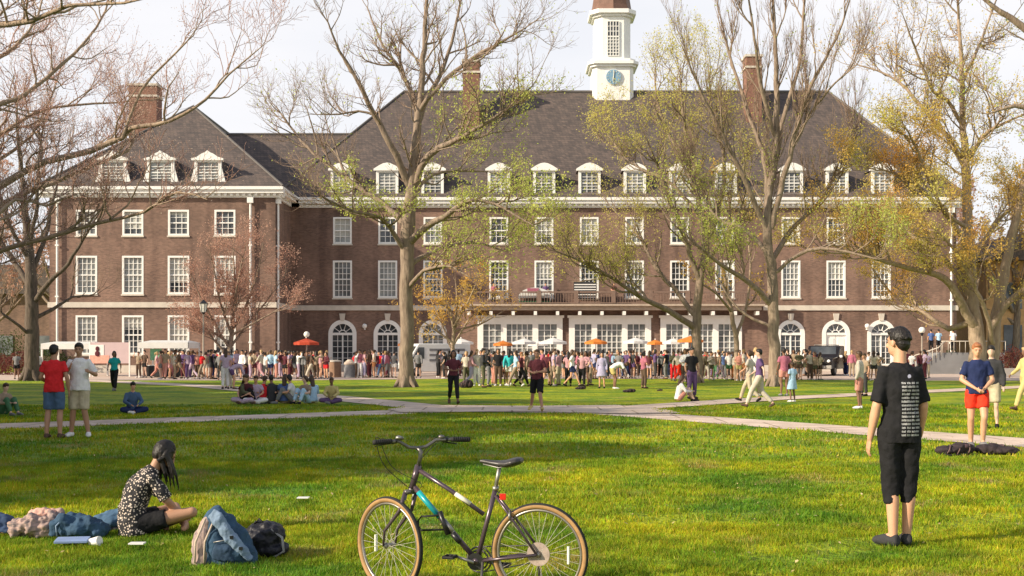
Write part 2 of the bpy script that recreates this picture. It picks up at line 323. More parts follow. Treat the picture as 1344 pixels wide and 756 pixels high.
def window(cx, z0, z1, wd, y, cols, rows, glass=None, trim=.14, parent=None, sill=True):
    x0, x1 = cx-wd/2, cx+wd/2; m = M(); t = trim
    m.box(x0, x0+t, y-.05, y+.2, z0, z1); m.box(x1-t, x1, y-.05, y+.2, z0, z1); m.box(x0+t, x1-t, y-.05, y+.2, z1-t, z1); m.box(x0+t, x1-t, y-.05, y+.2, z0, z0+t)
    zm = z0+(z1-z0)*.5; m.box(x0+t, x1-t, y+.05, y+.17, zm-.045, zm+.045)
    for i in range(1, cols):
        x = x0+t+(wd-2*t)*i/cols; m.box(x-.022, x+.022, y+.08, y+.15, z0+t, zm-.045); m.box(x-.022, x+.022, y+.08, y+.15, zm+.045, z1-t)
    for i in range(1, rows):
        z = z0+t+(z1-z0-2*t)*i/rows
        if abs(z-zm) < .1: continue
        m.box(x0+t, x1-t, y+.083, y+.147, z-.02, z+.02)
    o = hp(m, 'window', WHITE, parent)
    g = glass or rgw.choices(GLASS, (4,3,3,1))[0]
    hp(M().box(x0+t-.01, x1-t+.01, y+.16, y+.19, z0+t-.01, z1-t+.01), 'pane', g, o)
    if rgw.random() < .6:                                           # half drawn blind behind the sash
        h = rgw.uniform(.12, .7)*(z1-z0); hp(M().box(x0+t, x1-t, y+.152, y+.158, z1-t-h, z1-t), 'blind', mat('window_blind', (.42,.42,.38), .6, .06, 5), o)
    if sill: hp(M().box(x0-.06, x1+.06, y-.12, y+.1, z0-.12, z0-.003), 'sill', STONE, o)
    return o
def arch_ring(m, cx, zc, r0, r1, y0, y1, n=20, a0=0, a1=math.pi):
    for i in range(n):
        a = a0+(a1-a0)*i/n; b = a0+(a1-a0)*(i+1)/n
        p = [(cx+r*math.cos(t), zc+r*math.sin(t)) for r, t in ((r0,a),(r1,a),(r1,b),(r0,b))]
        m.prism(p, y0, y1)
def arch_window(cx, z0, z1, wd, y, door=False, glass=None):
    r = wd/2; zc = z1-r; t = .2; m = M()
    arch_ring(m, cx, zc, r-t, r+.12, y-.06, y+.2)
    m.box(cx-r-.12, cx-r+t, y-.06, y+.2, z0, zc); m.box(cx+r-t, cx+r+.12, y-.06, y+.2, z0, zc)
    m.box(cx-r+t, cx+r-t, y-.02, y+.2, zc-.1, zc+.1)
    for k in range(1, 5):
        a = math.pi*k/5; m.tube([(cx+.3*math.cos(a), y+.12, zc+.3*math.sin(a)), (cx+(r-t)*math.cos(a), y+.12, zc+(r-t)*math.sin(a))], .028, 4)
    arch_ring(m, cx, zc, .27, .33, y+.09, y+.15, 12)
    if not door:
        m.box(cx-.05, cx+.05, y+.04, y+.17, z0, zc-.1)
        for s in (-1, 1):
            xm = cx+s*(r-t)/2; m.box(xm-.02, xm+.02, y+.09, y+.15, z0+.5, zc-.1)
            for i in range(1, 5): 
                z = z0+.5+(zc-.1-z0-.5)*i/5; a, b = sorted((cx+s*.05, cx+s*(r-t))); m.box(a, b, y+.093, y+.147, z-.018, z+.018)
        m.box(cx-r+t, cx-.051, y+.06, y+.18, z0, z0+.5); m.box(cx+.051, cx+r-t, y+.06, y+.18, z0, z0+.5)
    o = hp(m, 'arched_window' if not door else 'arched_doorway', WHITE)
    g = M(); pts = [(cx-r+t-.01, z0+.01), (cx+r-t+.01, z0+.01)]+[(cx+(r-t+.01)*math.cos(a), zc+(r-t+.01)*math.sin(a)) for a in np.linspace(0, math.pi, 15)]
    g.prism(pts, y+.185, y+.21); hp(g, 'pane', glass or GLASS[rgw.choice((0,0,1))], o)
    if door:
        d = M()
        for s in (-1, 1):
            a, b = sorted((cx+s*.015, cx+s*(r-t-.002))); d.box(a, b, y+.08, y+.17, z0+.04, zc-.103)
            for zz in ((z0+.3, z0+1.1), (z0+1.3, zc-.35)): d.box(a+.14, b-.14, y+.05, y+.079, *zz)
        dd = hp(d, 'door', WHITE, o, bevel=.01); hp(M().ell((cx+.09, y+.05, z0+1.1), .045, 8), 'handle', DARKMETAL, dd)
    k = M().prism([(cx-.16, z1+.05), (cx+.16, z1+.05), (cx+.24, z1+.62), (cx-.24, z1+.62)], y-.14, y-.003); hp(k, 'keystone', STONE, o)
    return o
XC = 7.95; BAY = 3.6
MX = [XC+s*(BAY/2+BAY*k) for s in (-1,1) for k in range(3)]           # six centre windows
MX += [XC+s*(14.25+BAY*k) for s in (-1,1) for k in range(3)]; MX.sort()
ARCH = [x for x in MX if abs(x-XC) > 12]
WL = [-31.65,-28.2,-24.8,-21.35]; XR = 35.4
holes = [(x-.74, x+.74, 10.15, 12.28) for x in MX]+[(x-.76, x+.76, 5.85, 8.82) for x in MX]+[(x-1.0, x+1.0, .1, 3.98, 1) for x in ARCH]
BAYS = [(628,737),(748,853),(868,972)]
BX = [((a-CX)/F*91, (b-CX)/F*91) for a, b in BAYS]
holes += [(a, b, .1, 4.25) for a, b in BX]
m = M(); wall(m, -17.6, XR, 0, 13.1, 91, holes)
for side, xs in ((-1, WL),):
    x0, x1 = (-34.4, -17.6) if side < 0 else (33.5, 50.3)
    hs = [(x-.78, x+.78, 10.2, 12.12) for x in xs]+[(x-.8, x+.8, 5.85, 8.7) for x in xs]+[(x-.8, x+.8, 1.35, 4.27) for x in xs]
    wall(m, x0, x1, 0, 13.1, 85, hs)
    for x in xs:
        window(x, 10.2, 12.12, 1.56, 85.03, 3, 4); window(x, 5.85, 8.7, 1.6, 85.03, 4, 6); window(x, 1.35, 4.27, 1.6, 85.03, 4, 6)
    xi, xo = (x1, x0) if side < 0 else (x0, x1)
    m.quad((xi,85,0),(xi,91,0),(xi,91,13.1),(xi,85,13.1)); m.quad((xo,85,0),(xo,110,0),(xo,110,13.1),(xo,85,13.1))
m.quad((-34.4,110,0),(XR,110,0),(XR,110,13.1),(-34.4,110,13.1)); m.quad((XR,91,0),(XR,110,0),(XR,110,13.1),(XR,91,13.1))
hp(m, 'wall', BRICK)
for x in MX: window(x, 10.15, 12.28, 1.48, 91.03, 3, 4); window(x, 5.85, 8.82, 1.52, 91.03, 4, 6)
for x in ARCH: arch_window(x, .1, 3.98, 2.0, 91.03, door=abs(x-(2*XC-(-9.9))) < 2 or abs(x-26.0) < 1)
# the three wide glazed bays
for a, b in BX:
    m = M(); y = 91.0; t = .38; m.box(a-.08, a+t, y-.12, y+.25, .1, 4.25); m.box(b-t, b+.08, y-.12, y+.25, .1, 4.25); m.box(a+t, b-t, y-.12, y+.25, 3.75, 4.25); m.box(a-.2, b+.2, y-.22, y+.1, 4.253, 4.45)
    W_ = b-a; cs = [a+t, a+W_*.27, a+W_*.34, a+W_*.65, a+W_*.72, b-t]
    m.box(cs[1], cs[2], y-.1, y+.2, .1, 3.75); m.box(cs[3], cs[4], y-.1, y+.2, .1, 3.75); m.box(a+t, b-t, y+.0, y+.22, .1, .45)
    o_ = None
    for x0, x1, c in ((cs[0],cs[1],3),(cs[2],cs[3],5),(cs[4],cs[5],3)):
        for i in range(1, c): x = x0+(x1-x0)*i/c; m.box(x-.03, x+.03, y+.07, y+.15, .45, 3.75)
        for i in range(1, 7): z = .45+3.3*i/7; m.box(x0, x1, y+.073, y+.147, z-.025, z+.025)
    o_ = hp(m, 'bay_window', WHITE)
    hp(M().box(a+t-.01, b-t+.01, y+.17, y+.2, .44, 3.76), 'pane', glass_mat('pane_bay', (.09,.10,.10), (.27,.28,.27), .12), o_)
# string courses, cornice, plinth
for b_ in ((-17.6,-4,90.88,90.997),(20,35.5,90.88,90.997),(-34.5,-17.5,84.88,84.997),(-17.597,-17.48,84.997,90.88)): hp(M().box(*b_, 4.85, 5.25), 'string_course', STONE)
def cornice(x0, x1, y, m):
    m.box(x0, x1, y-.18, y-.003, 13.02, 13.3); m.box(x0, x1, y-.55, y-.003, 13.303, 13.55); m.box(x0, x1, y-.7, y-.003, 13.553, 13.78)
    n = int((x1-x0)/.45)
    for i in range(n): x = x0+(x1-x0)*(i+.5)/n; m.box(x-.1, x+.1, y-.42, y-.183, 13.14, 13.3)
m = M(); cornice(-16.9, 36.1, 91, m); cornice(-35.1, -16.9, 85, m)
for s, x in ((1,-17.6),):
    for o_, z0, z1 in ((.18,13.02,13.3),(.55,13.303,13.55),(.7,13.553,13.78)):
        a, b = sorted((x+s*.003, x+s*o_)); m.box(a, b, 85.003, 90.3, z0, z1)
for x, s, y_ in ((-34.4,-1,85),(XR,1,91)):
    a, b = sorted((x+s*.003, x+s*.7)); m.box(a, b, y_+.003, 110, 13.3, 13.775)
hp(m, 'cornice', WHITE)
for b_ in ((-17.55,-4.0,90.93,90.997,0,.5),(20,35.45,90.93,90.997,0,.5),(-34.45,-17.6,84.93,84.997,0,.55)): hp(M().box(*b_), 'plinth', STONE)
# balcony over the centre bays
bc = hp(M().box(-3.7, 19.6, 89.7, 90.997, 4.85, 5.15).box(-3.9, 19.8, 89.4, 90.997, 5.153, 5.30), 'balcony', mat('shaded_stone', (.42,.34,.27), .8, .14, 3))  # brown tone: shading of the ledge put into the stone colour
m = M()
for i in range(14): x = -3.4+22.7*i/13; m.box(x-.12, x+.12, 89.75, 90.6, 4.45, 4.747)
hp(m, 'bracket', WHITE, bc)
m = M(); m.box(-3.8, 19.7, 89.5, 89.62, 6.18, 6.3); m.box(-3.8, 19.7, 89.5, 89.62, 5.353, 5.43)
for i in range(9): x = -3.7+23.3*i/8; m.box(x-.16, x+.16, 89.46, 89.66, 5.353, 6.36)
for i in range(110): x = -3.6+23.1*i/109; m.box(x-.02, x+.02, 89.54, 89.58, 5.43, 6.18)
hp(m, 'balustrade', mat('shaded_rail', (.20,.135,.105), .7, .15, 4), bc)  # rail coloured brown to carry the shade over the balcony
# roofs
Z = 13.79
m = M()
def roof_hip(m, x0, x1, y0, y1, r0, r1, z1, z0=Z):
    m.quad((x0,y0,z0),(x1,y0,z0),r1+(z1,),r0+(z1,)); m.quad((x1,y1,z0),(x0,y1,z0),r0+(z1,),r1+(z1,)); m.quad((x0,y1,z0),(x0,y0,z0),r0+(z1,)); m.quad((x1,y0,z0),(x1,y1,z0),r1+(z1,))
roof_hip(m, -18.9, 36.1, 90.32, 109.7, (-9.5,100), (27.7,100), 24.25)
m.quad((-26,90.4,Z),(2,90.4,Z),(2,96.4,19.85),(-26,96.4,19.85)); m.quad((2,102.4,Z),(-26,102.4,Z),(-26,96.4,19.85),(2,96.4,19.85))
for cx in (-26.0,):
    a, b = cx-9.1, cx+9.1
    m.quad((a,84.3,Z),(b,84.3,Z),(cx,93.2,21.5)); m.quad((b,84.3,Z),(b,110.5,Z),(cx,110.5,21.5),(cx,93.2,21.5)); m.quad((a,110.5,Z),(a,84.3,Z),(cx,93.2,21.5),(cx,110.5,21.5)); m.quad((a,110.5,Z),(cx,110.5,21.5),(b,110.5,Z))
roof = hp(m, 'roof', SLATE)
hp(M().tube([(-9.5,100,24.3),(27.7,100,24.3)],.14,6).tube([(-9.5,100,24.3),(-18.9,90.32,Z+.05)],.09,6).tube([(27.7,100,24.3),(36.1,90.32,Z+.05)],.09,6).tube([(-26,96.4,19.9),(-12,96.4,19.9)],.12,6)
   .tube([(-26,93.2,21.55),(-26,110,21.55)],.12,6).tube([(-26,93.2,21.55),(-35.1,84.3,Z+.03)],.09,6).tube([(-26,93.2,21.55),(-16.9,84.3,Z+.03)],.09,6), 'ridge_cap', mat('lead', (.12,.11,.105), .6), roof)
CHB = mat('chimney_brick', (.21,.11,.08), .9, .3, 6, bump=.3)
def chimney(x0, x1, y0, y1, z0, z1):
    c = hp(M().box(x0,x1,y0,y1,z0,z1), 'chimney', CHB, roof)
    hp(M().box(x0-.08,x1+.08,y0-.08,y1+.08,z1-.95,z1-.78).box(x0-.1,x1+.1,y0-.1,y1+.1,z1+.003,z1+.2), 'chimney_cap', STONE, c)
chimney(-4.15,-2.75,96.3,98.0,18,26.0); chimney(19.9,21.2,97,98.6,19,26.6); chimney(-33.2,-30.8,99,100.6,15,24.6);
def dormer(cx, y, z0, arch):
    w_ = .88 if not arch else 1.0; z1 = z0+(1.95 if not arch else 1.78); z0 += .02; m = M()
    m.box(cx-w_, cx-w_+.22, y, y+.2, z0, z1); m.box(cx+w_-.22, cx+w_, y, y+.2, z0, z1); m.box(cx-w_+.22, cx+w_-.22, y, y+.2, z0, z0+.12); m.box(cx-w_+.22, cx+w_-.22, y, y+.2, z1-.15, z1)
    for i in (1,2): x = cx-w_+.28+(2*w_-.56)*i/3; m.box(x-.02,x+.02,y+.06,y+.13,z0+.2,z1-.25)
    for i in range(1,6): z = z0+.2+(z1-z0-.45)*i/6; m.box(cx-w_+.28,cx+w_-.28,y+.063,y+.127,z-(.04 if i==3 else .02),z+(.04 if i==3 else .02))
    if arch:
        pts = [(cx-1.25,z1+.05),(cx+1.25,z1+.05),(cx+.8,z1+.16),(cx+.42,z1+.42),(cx+.2,z1+.5),(cx,z1+.66),(cx-.2,z1+.5),(cx-.42,z1+.42),(cx-.8,z1+.16)]
    else: pts = [(cx-1.08,z1+.05),(cx+1.08,z1+.05),(cx+.62,z1+.34),(cx+.28,z1+.50),(cx,z1+.55),(cx-.28,z1+.50),(cx-.62,z1+.34)]
    m.prism([(cx-w_-.18,z1-.02),(cx+w_+.18,z1-.02),(cx+w_+.18,z1+.1),(cx-w_-.18,z1+.1)], y-.18, y+.1); m.prism([(x, z+.06) for x, z in pts], y-.15, y+.15)
    if arch:
        for s_ in (-1,1): m.prism([(cx+s_*w_,z0+.05),(cx+s_*(w_+.34),z0+.05),(cx+s_*(w_+.1),z0+.9),(cx+s_*w_,z0+1.3)][::s_], y+.02, y+.16)
    d = hp(m, 'dormer', WHITE, roof)
    L_ = 3.0; s = M(); s.box(cx-w_+.02, cx+w_-.02, y+.203, y+L_, z0-.6, z1); s.prism([(cx-1.0,z1+.003),(cx+1.0,z1+.003),(cx,z1+.58)], y+.153, y+L_+.3); hp(s, 'dormer_cheek', SLATE, d)
    hp(M().box(cx-w_+.21, cx+w_-.21, y+.14, y+.17, z0+.11, z1-.14), 'pane', rgw.choice([GLASS[1],GLASS[2],GLASS[2]]), d)
for i, x in enumerate(MX): dormer(x, 90.62, 13.98, False)
for x in (-29.6,-26.05,-22.55): dormer(x, 84.72, 13.98, True)
# cupola
TX, TY = 8.8, 101.0
def octo(h, c): return [(-h+c,-h),(h-c,-h),(h,-h+c),(h,h-c),(h-c,h),(-h+c,h),(-h,h-c),(-h,-h+c)]
def oslab(m, h, c, z0, z1): m.slab([(TX+x, TY+y) for x, y in octo(h, c)], z0, z1)
m = M(); oslab(m,1.78,.35,22.5,26.3); oslab(m,2.0,.42,26.303,26.5); oslab(m,2.2,.5,26.503,26.75); oslab(m,1.95,.5,26.753,27.0)
oslab(m,1.56,.62,27.003,30.75); oslab(m,1.75,.65,30.753,30.95); oslab(m,2.02,.72,30.953,31.3); oslab(m,1.7,.5,22.503,24.0)
cup = hp(m, 'cupola', WHITE, roof)
m = M(); hs = [(1.95,31.303),(1.72,31.9),(1.55,33.0),(1.2,34.0),(.5,34.8),(.1,36.4)]
m.loft([(TX,TY,z) for h,z in hs], [h for h,z in hs], n=8); hp(m, 'cupola_roof', mat('copper_brown', (.16,.09,.065), .6, .2, 2), cup)
m = M(); m.loft([(TX,TY-1.83,25.4),(TX,TY-1.9,25.4)], [.68,.68], n=28); ck = hp(m, 'clock', WHITE, cup)
hp(M().loft([(TX,TY-1.903,25.4),(TX,TY-1.93,25.4)], [.64,.64], n=28), 'clock_face', mat('clock_blue', (.20,.34,.46), .4, .1, 3), ck)
m = M()
for k in range(12): a = k*math.pi/6; m.tube([(TX+.45*math.cos(a),TY-1.95,25.4+.45*math.sin(a)),(TX+.57*math.cos(a),TY-1.95,25.4+.57*math.sin(a))], .022, 4)
m.tube([(TX,TY-1.97,25.35),(TX+.05,TY-1.97,25.9)], .03, 4); m.tube([(TX,TY-1.98,25.4),(TX-.05,TY-1.98,25.05)], .035, 4); hp(m, 'clock_hands', mat('gilt', (.65,.62,.5), .4), ck)
for (z0, z1, gm) in ((29.0,30.3,GLASS[0]),(27.3,28.95,GLASS[2])):
    m = M(); m.box(TX-.5,TX+.5,TY-1.6,TY-1.57,z0,z1); o = hp(m, 'cupola_louvre', gm, cup); m = M()
    for i in range(5): x = TX-.5+i*.25; m.box(x-.03,x+.03,TY-1.66,TY-1.603,z0,z1)
    for i in range(4 if z0 > 28 else 7): z = z0+(z1-z0)*i/(3 if z0 > 28 else 6); m.box(TX-.5,TX+.5,TY-1.655,TY-1.606,z-.025,z+.025)
    hp(m, 'glazing_bar', WHITE, o)
for x, y in ((-33.75,84.9),(-19.4,84.9),(-17.45,85.4),(34.9,90.9)):
    m = M().tube([(x,y-.1,.1),(x,y-.1,12.6)], .085, 8).box(x-.22,x+.22,y-.3,y-.003,12.6,13.0)
    for z in (2.2,5.6,9.4): m.box(x-.13,x+.13,y-.2,y-.003,z,z+.12)
    hp(m, 'downpipe', WHITE)
for x in (-11.7, 28.2):
    hp(M().ell((x,90.7,3.6),.2,10).box(x-.05,x+.05,90.7,90.99,3.3,3.4), 'wall_lamp', WHITE, smooth=True)
# ------------------------------------------------------------------ background buildings
m = M(); m.box(-95,-45,118,135,0,7.5); bh = m.build('long_building', BRICK); tag(bh, 'low brick building far behind the left tree', 'building')
m = M(); m.prism([(-96,7.503),(-44,7.503),(-48,10.5),(-92,10.5)],117,136); m.build('roof', SLATE, bh)
for i in range(12): x = -93+i*4; M().box(x,x+1.5,117.9,117.98,1.2,3.2).build('window', GLASS[1], bh)
m = M(); m.box(41.5,80,100,120,0,9.5); bh = m.build('tan_building', mat('tan_brick', (.55,.33,.16), .9, .15, 3)); tag(bh, 'tan brick building behind the tree at the right edge', 'building')
m = M(); m.prism([(41,9.503),(81,9.503),(75,12.5),(47,12.5)],99,121); m.build('roof', SLATE, bh)
for i in range(7): x = 43+i*5; M().box(x,x+1.6,99.9,99.98,1.5,3.9).build('window', GLASS[0], bh); M().box(x,x+1.6,99.9,99.98,5.3,7.6).build('window', GLASS[1], bh)
# ------------------------------------------------------------------ trees
BARK = mat('bark', (.17,.125,.095), .95, .35, 9, bump=.9, col2=(.31,.24,.18), stretch=(1,1,.25))
BARK_L = mat('bark_pale', (.25,.185,.135), .95, .3, 9, bump=.8, col2=(.38,.29,.21), stretch=(1,1,.3))
BARK_D = mat('bark_dark', (.07,.055,.045), .95, .3, 9, bump=.8, col2=(.15,.115,.09), stretch=(1,1,.3))
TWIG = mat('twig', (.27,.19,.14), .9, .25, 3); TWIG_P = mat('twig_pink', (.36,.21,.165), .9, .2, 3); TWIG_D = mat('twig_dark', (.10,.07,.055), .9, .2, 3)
def leafm(name, a, b): return mat(name, a, .6, .1, 1.1, col2=b, trans=.6, spec=.1, detail=8)
LEAF_G = leafm('young_leaf', (.42,.50,.10), (.70,.72,.20)); LEAF_O = leafm('orange_leaf', (.72,.38,.09), (.80,.62,.16)); LEAF_Y = leafm('yellow_green_leaf', (.55,.56,.10), (.85,.74,.22)); LEAF_P = leafm('pink_bud', (.50,.27,.20), (.62,.42,.32))
LEAF_C = leafm('backlit_twig_fleck', (.62,.42,.33), (.80,.66,.52))  # pale flecks: the glow of backlit twigs put into leaf colour
LEAF_M = mat('mixed_spring_leaf', (.86,.48,.12), .6, .1, .42, col2=(.70,.70,.20), trans=.6, spec=.1, detail=3)
class Tubes:
    def __init__(s): s.V = []; s.F = []; s.n = 0
    def add(s, P, r, k):
        P = np.asarray(P, float); n = len(P); t = np.gradient(P, axis=0); t /= (np.linalg.norm(t, axis=1, keepdims=True)+1e-9)
        d = t.mean(0); ref = np.array((0,0,1.)) if abs(d[2]) < .8*np.linalg.norm(d)+1e-9 else np.array((1.,0,0))
        u = np.cross(t, ref); u /= (np.linalg.norm(u, axis=1, keepdims=True)+1e-9); v = np.cross(t, u)
        a = np.arange(k)*2*np.pi/k; ca = np.cos(a)[None,:,None]; sa = np.sin(a)[None,:,None]
        ring = P[:,None,:]+(u[:,None,:]*ca+v[:,None,:]*sa)*np.asarray(r)[:,None,None]
        s.V.append(ring.reshape(-1,3)); i = np.arange(n-1)[:,None]*k; j = np.arange(k)[None,:]; j2 = (j+1)%k
        s.F.append(np.stack([i+j, i+j2, i+k+j2, i+k+j], -1).reshape(-1,4)+s.n); s.n += n*k
    def build(s, name, m, parent, smooth=True): return np_mesh(name, np.concatenate(s.V), np.concatenate(s.F), m, parent, smooth)
def smooth_line(P, r, step):
    P = np.asarray(P, float); n = len(P); Q = []; q = []
    for i in range(n-1):
        p0, p1, p2, p3 = P[max(i-1,0)], P[i], P[i+1], P[min(i+2,n-1)]; m = max(2, int(np.linalg.norm(p2-p1)/step))
        for k in range(m):
            t = k/m; Q.append(.5*((2*p1)+(-p0+p2)*t+(2*p0-5*p1+4*p2-p3)*t*t+(-p0+3*p1-3*p2+p3)*t**3)); q.append(r[i]+(r[i+1]-r[i])*t)
    Q.append(P[-1]); q.append(r[-1]); return np.array(Q), np.array(q)
class Tree:
    def __init__(s, x, y, rng, lens=(2.6,1.3,.55), dens=(1.1,2.3,4.2), rad=(.05,.022,.011), up=.12, wig=.16, ang=(35,65), leafp=.0, leafs=.07, tips=2, zcut=None):
        s.o = np.array((x,y,0.)); s.rng = rng; s.wood = Tubes(); s.tw = Tubes(); s.lp = []; s.__dict__.update(lens=lens, dens=dens, rad=rad, up=up, wig=wig, ang=ang, leafp=leafp, leafs=leafs, tips=tips)
        s.leaf_fn = None; s.upv = np.array((0,0,1.))
    def limb(s, P, r, start=.25, ram=1.0, k=9):
        Q, q = smooth_line(P, r, .45); rg = s.rng
        w = rg.normal(0, 1, Q.shape)*.22*np.minimum(q, .12)[:,None]; w[0] = 0; Q = Q+w
        s.wood.add(Q-s.o, q, k); Ls = np.cumsum(np.r_[0, np.linalg.norm(np.diff(Q, axis=0), axis=1)])
        s.ramify(Q, q, Ls, 0, start, ram); return Q
    def ramify(s, Q, q, Ls, lv, start=.2, ram=1.0):
        if lv >= len(s.lens): return
        rg = s.rng; tot = Ls[-1]; n = rg.poisson(max(.5, tot*(1-start)*s.dens[lv]*ram))
        ts = list(rg.uniform(start, 1, n))+[.995]*(s.tips if lv == 0 else 1)
        for t in ts:
            x = t*tot; i = min(int(np.searchsorted(Ls, x))-1, len(Q)-2); i = max(i, 0); f = (x-Ls[i])/(Ls[i+1]-Ls[i]+1e-9)
            p = Q[i]+(Q[i+1]-Q[i])*f; d = unit(Q[i+1]-Q[i]); rr = q[i]+(q[i+1]-q[i])*f
            a = R(rg.uniform(*s.ang)) if t < .99 else R(rg.uniform(0, 28)); b = rg.uniform(0, 2*math.pi)
            u = unit(np.cross(d, rg.normal(size=3))); dd = d*math.cos(a)+u*math.sin(a)
            if dd[2] < -.25: dd[2] *= -.3
            ln = s.lens[lv]*rg.uniform(.45, 1.2)*(1-.35*t); r0 = min(rr*.7, s.rad[lv]*rg.uniform(.7, 1.2))
            s.branch(p, unit(dd), ln, r0, lv)
    def branch(s, p, d, ln, r0, lv):
        rg = s.rng; n = (6,5,4)[min(lv,2)]; P = [p]; D = [d]
        for i in range(n):
            d = unit(d+rg.normal(0, s.wig, 3)+s.upv*s.up); p = p+d*ln/n; P.append(p)
        P = np.array(P); r = np.linspace(r0, max(.0045, r0*.35), n+1)
        (s.wood if lv == 0 else s.tw).add(P-s.o, r, (5,3,3)[min(lv,2)])
        s.ramify(P, r, np.linspace(0, ln, n+1), lv+1)
        if lv >= len(s.lens)-1:
            lp = s.leafp if s.leaf_fn is None else s.leaf_fn(P[-1])
            k = rg.poisson(lp*7)
            for _ in range(k): s.lp.append(P[rg.integers(1, n+1)]+rg.normal(0, .13, 3))
    def finish(s, name, label, cat='tree', bark=None, twig=None, leaf=None, group=None):
        e = empty(name, tuple(s.o), label=label, cat=cat, group=group)
        s.wood.build('trunk', bark or BARK, e)
        if s.tw.V: s.tw.build('branches', twig or TWIG, e)
        if s.lp:
            P = np.array(s.lp)-s.o; n = len(P); rg = s.rng
            n1 = unit_rows(rg.normal(size=(n,3))); n2 = unit_rows(np.cross(n1, rg.normal(size=(n,3)))); sz = s.leafs*rg.uniform(.5, 1.3, n)[:,None]
            V = np.stack([P-n1*sz, P+n2*sz*.55, P+n1*sz, P-n2*sz*.55], 1).reshape(-1,3)
            np_mesh('crown', V, np.arange(4*n).reshape(-1,4), leaf or LEAF_G, e)
        return e
def unit_rows(a): return a/(np.linalg.norm(a, axis=1, keepdims=True)+1e-9)
def L3(d, pts, amp=0.0, sgn=1):                                      # px points at distance d, drifting in depth by amp
    n = len(pts); return [PT(x, y, d+sgn*amp*(i/max(1,n-1))) for i, (x, y) in enumerate(pts)]
def root_flare(t, x, y, r):
    for k in range(6):
        a = k*1.05+.3; c = np.array((x,y,0)); t.wood.add([np.array((math.cos(a)*r*.5, math.sin(a)*r*.5, .9*r*2)), np.array((math.cos(a)*r*.95, math.sin(a)*r*.95, .25)), np.array((math.cos(a)*r*1.7, math.sin(a)*r*1.7, -.05))], [r*.45, r*.4, r*.15], 6)
# --- big elm left of centre
d = 51; x0 = PX(533, d); T = Tree(x0, d, np.random.default_rng(11), lens=(3.0,1.5,.65), dens=(1.8,3.6,6.0), rad=(.055,.026,.0155), leafp=.1, leafs=.055)
T.leaf_fn = lambda p: 1.1 if (p[2] < 9.5 and p[2] > 6.5 and p[0] > x0-3) else (.55 if p[0] > x0+1 and p[2] < 13 else .04)
root_flare(T, x0, d, .34)
T.limb([PT(x,y,d) for x,y in ((533,510),(533,480),(534,430),(534,370),(534,320),(537,280),(541,235),(545,190),(550,145),(553,105),(557,50),(560,0),(563,-60))], [.37,.33,.31,.30,.32,.30,.25,.2,.17,.14,.11,.08,.04], start=.42)
for pts, r, amp in [
    (((538,245),(520,205),(491,151),(471,107),(446,67),(430,28)), (.17,.15,.12,.09,.06,.03), -2.5),
    (((535,300),(512,275),(465,242),(428,214),(395,184),(362,140)), (.17,.14,.11,.09,.06,.03), 3),
    (((547,165),(560,130),(577,100),(596,45),(608,-20)), (.14,.12,.1,.07,.04), 2.5),
    (((548,150),(575,115),(622,75),(658,55),(690,36)), (.12,.1,.08,.05,.03), -2),
    (((550,150),(528,95),(503,60),(482,10)), (.11,.09,.06,.03), 3),
    (((541,248),(562,205),(592,188),(620,172),(655,150),(700,112)), (.17,.15,.12,.09,.06,.03), -3.5),
    (((536,320),(556,300),(582,286),(608,266),(645,266),(700,296)), (.18,.16,.13,.1,.07,.03), -3),
    (((535,350),(552,338),(590,322),(622,318),(664,330)), (.13,.11,.08,.06,.03), 3),
    (((535,380),(548,362),(566,352),(590,350),(620,366)), (.1,.09,.07,.05,.02), -3),
    (((532,330),(512,300),(498,285),(466,278),(430,262)), (.12,.1,.08,.06,.03), -3),
    (((537,285),(545,255),(560,235),(585,225),(640,225)), (.12,.1,.08,.06,.03), 3.5),
    (((491,151),(470,146),(445,150),(415,150)), (.06,.05,.04,.02), 0),
    (((465,242),(450,222),(440,190),(428,160)), (.07,.06,.04,.02), 1)]:
    T.limb(L3(d, pts, amp), r, ram=1.15)
T.finish('elm_tree', 'tallest elm left of centre, straight thick trunk and mostly bare wide crown', bark=BARK, leaf=LEAF_G)
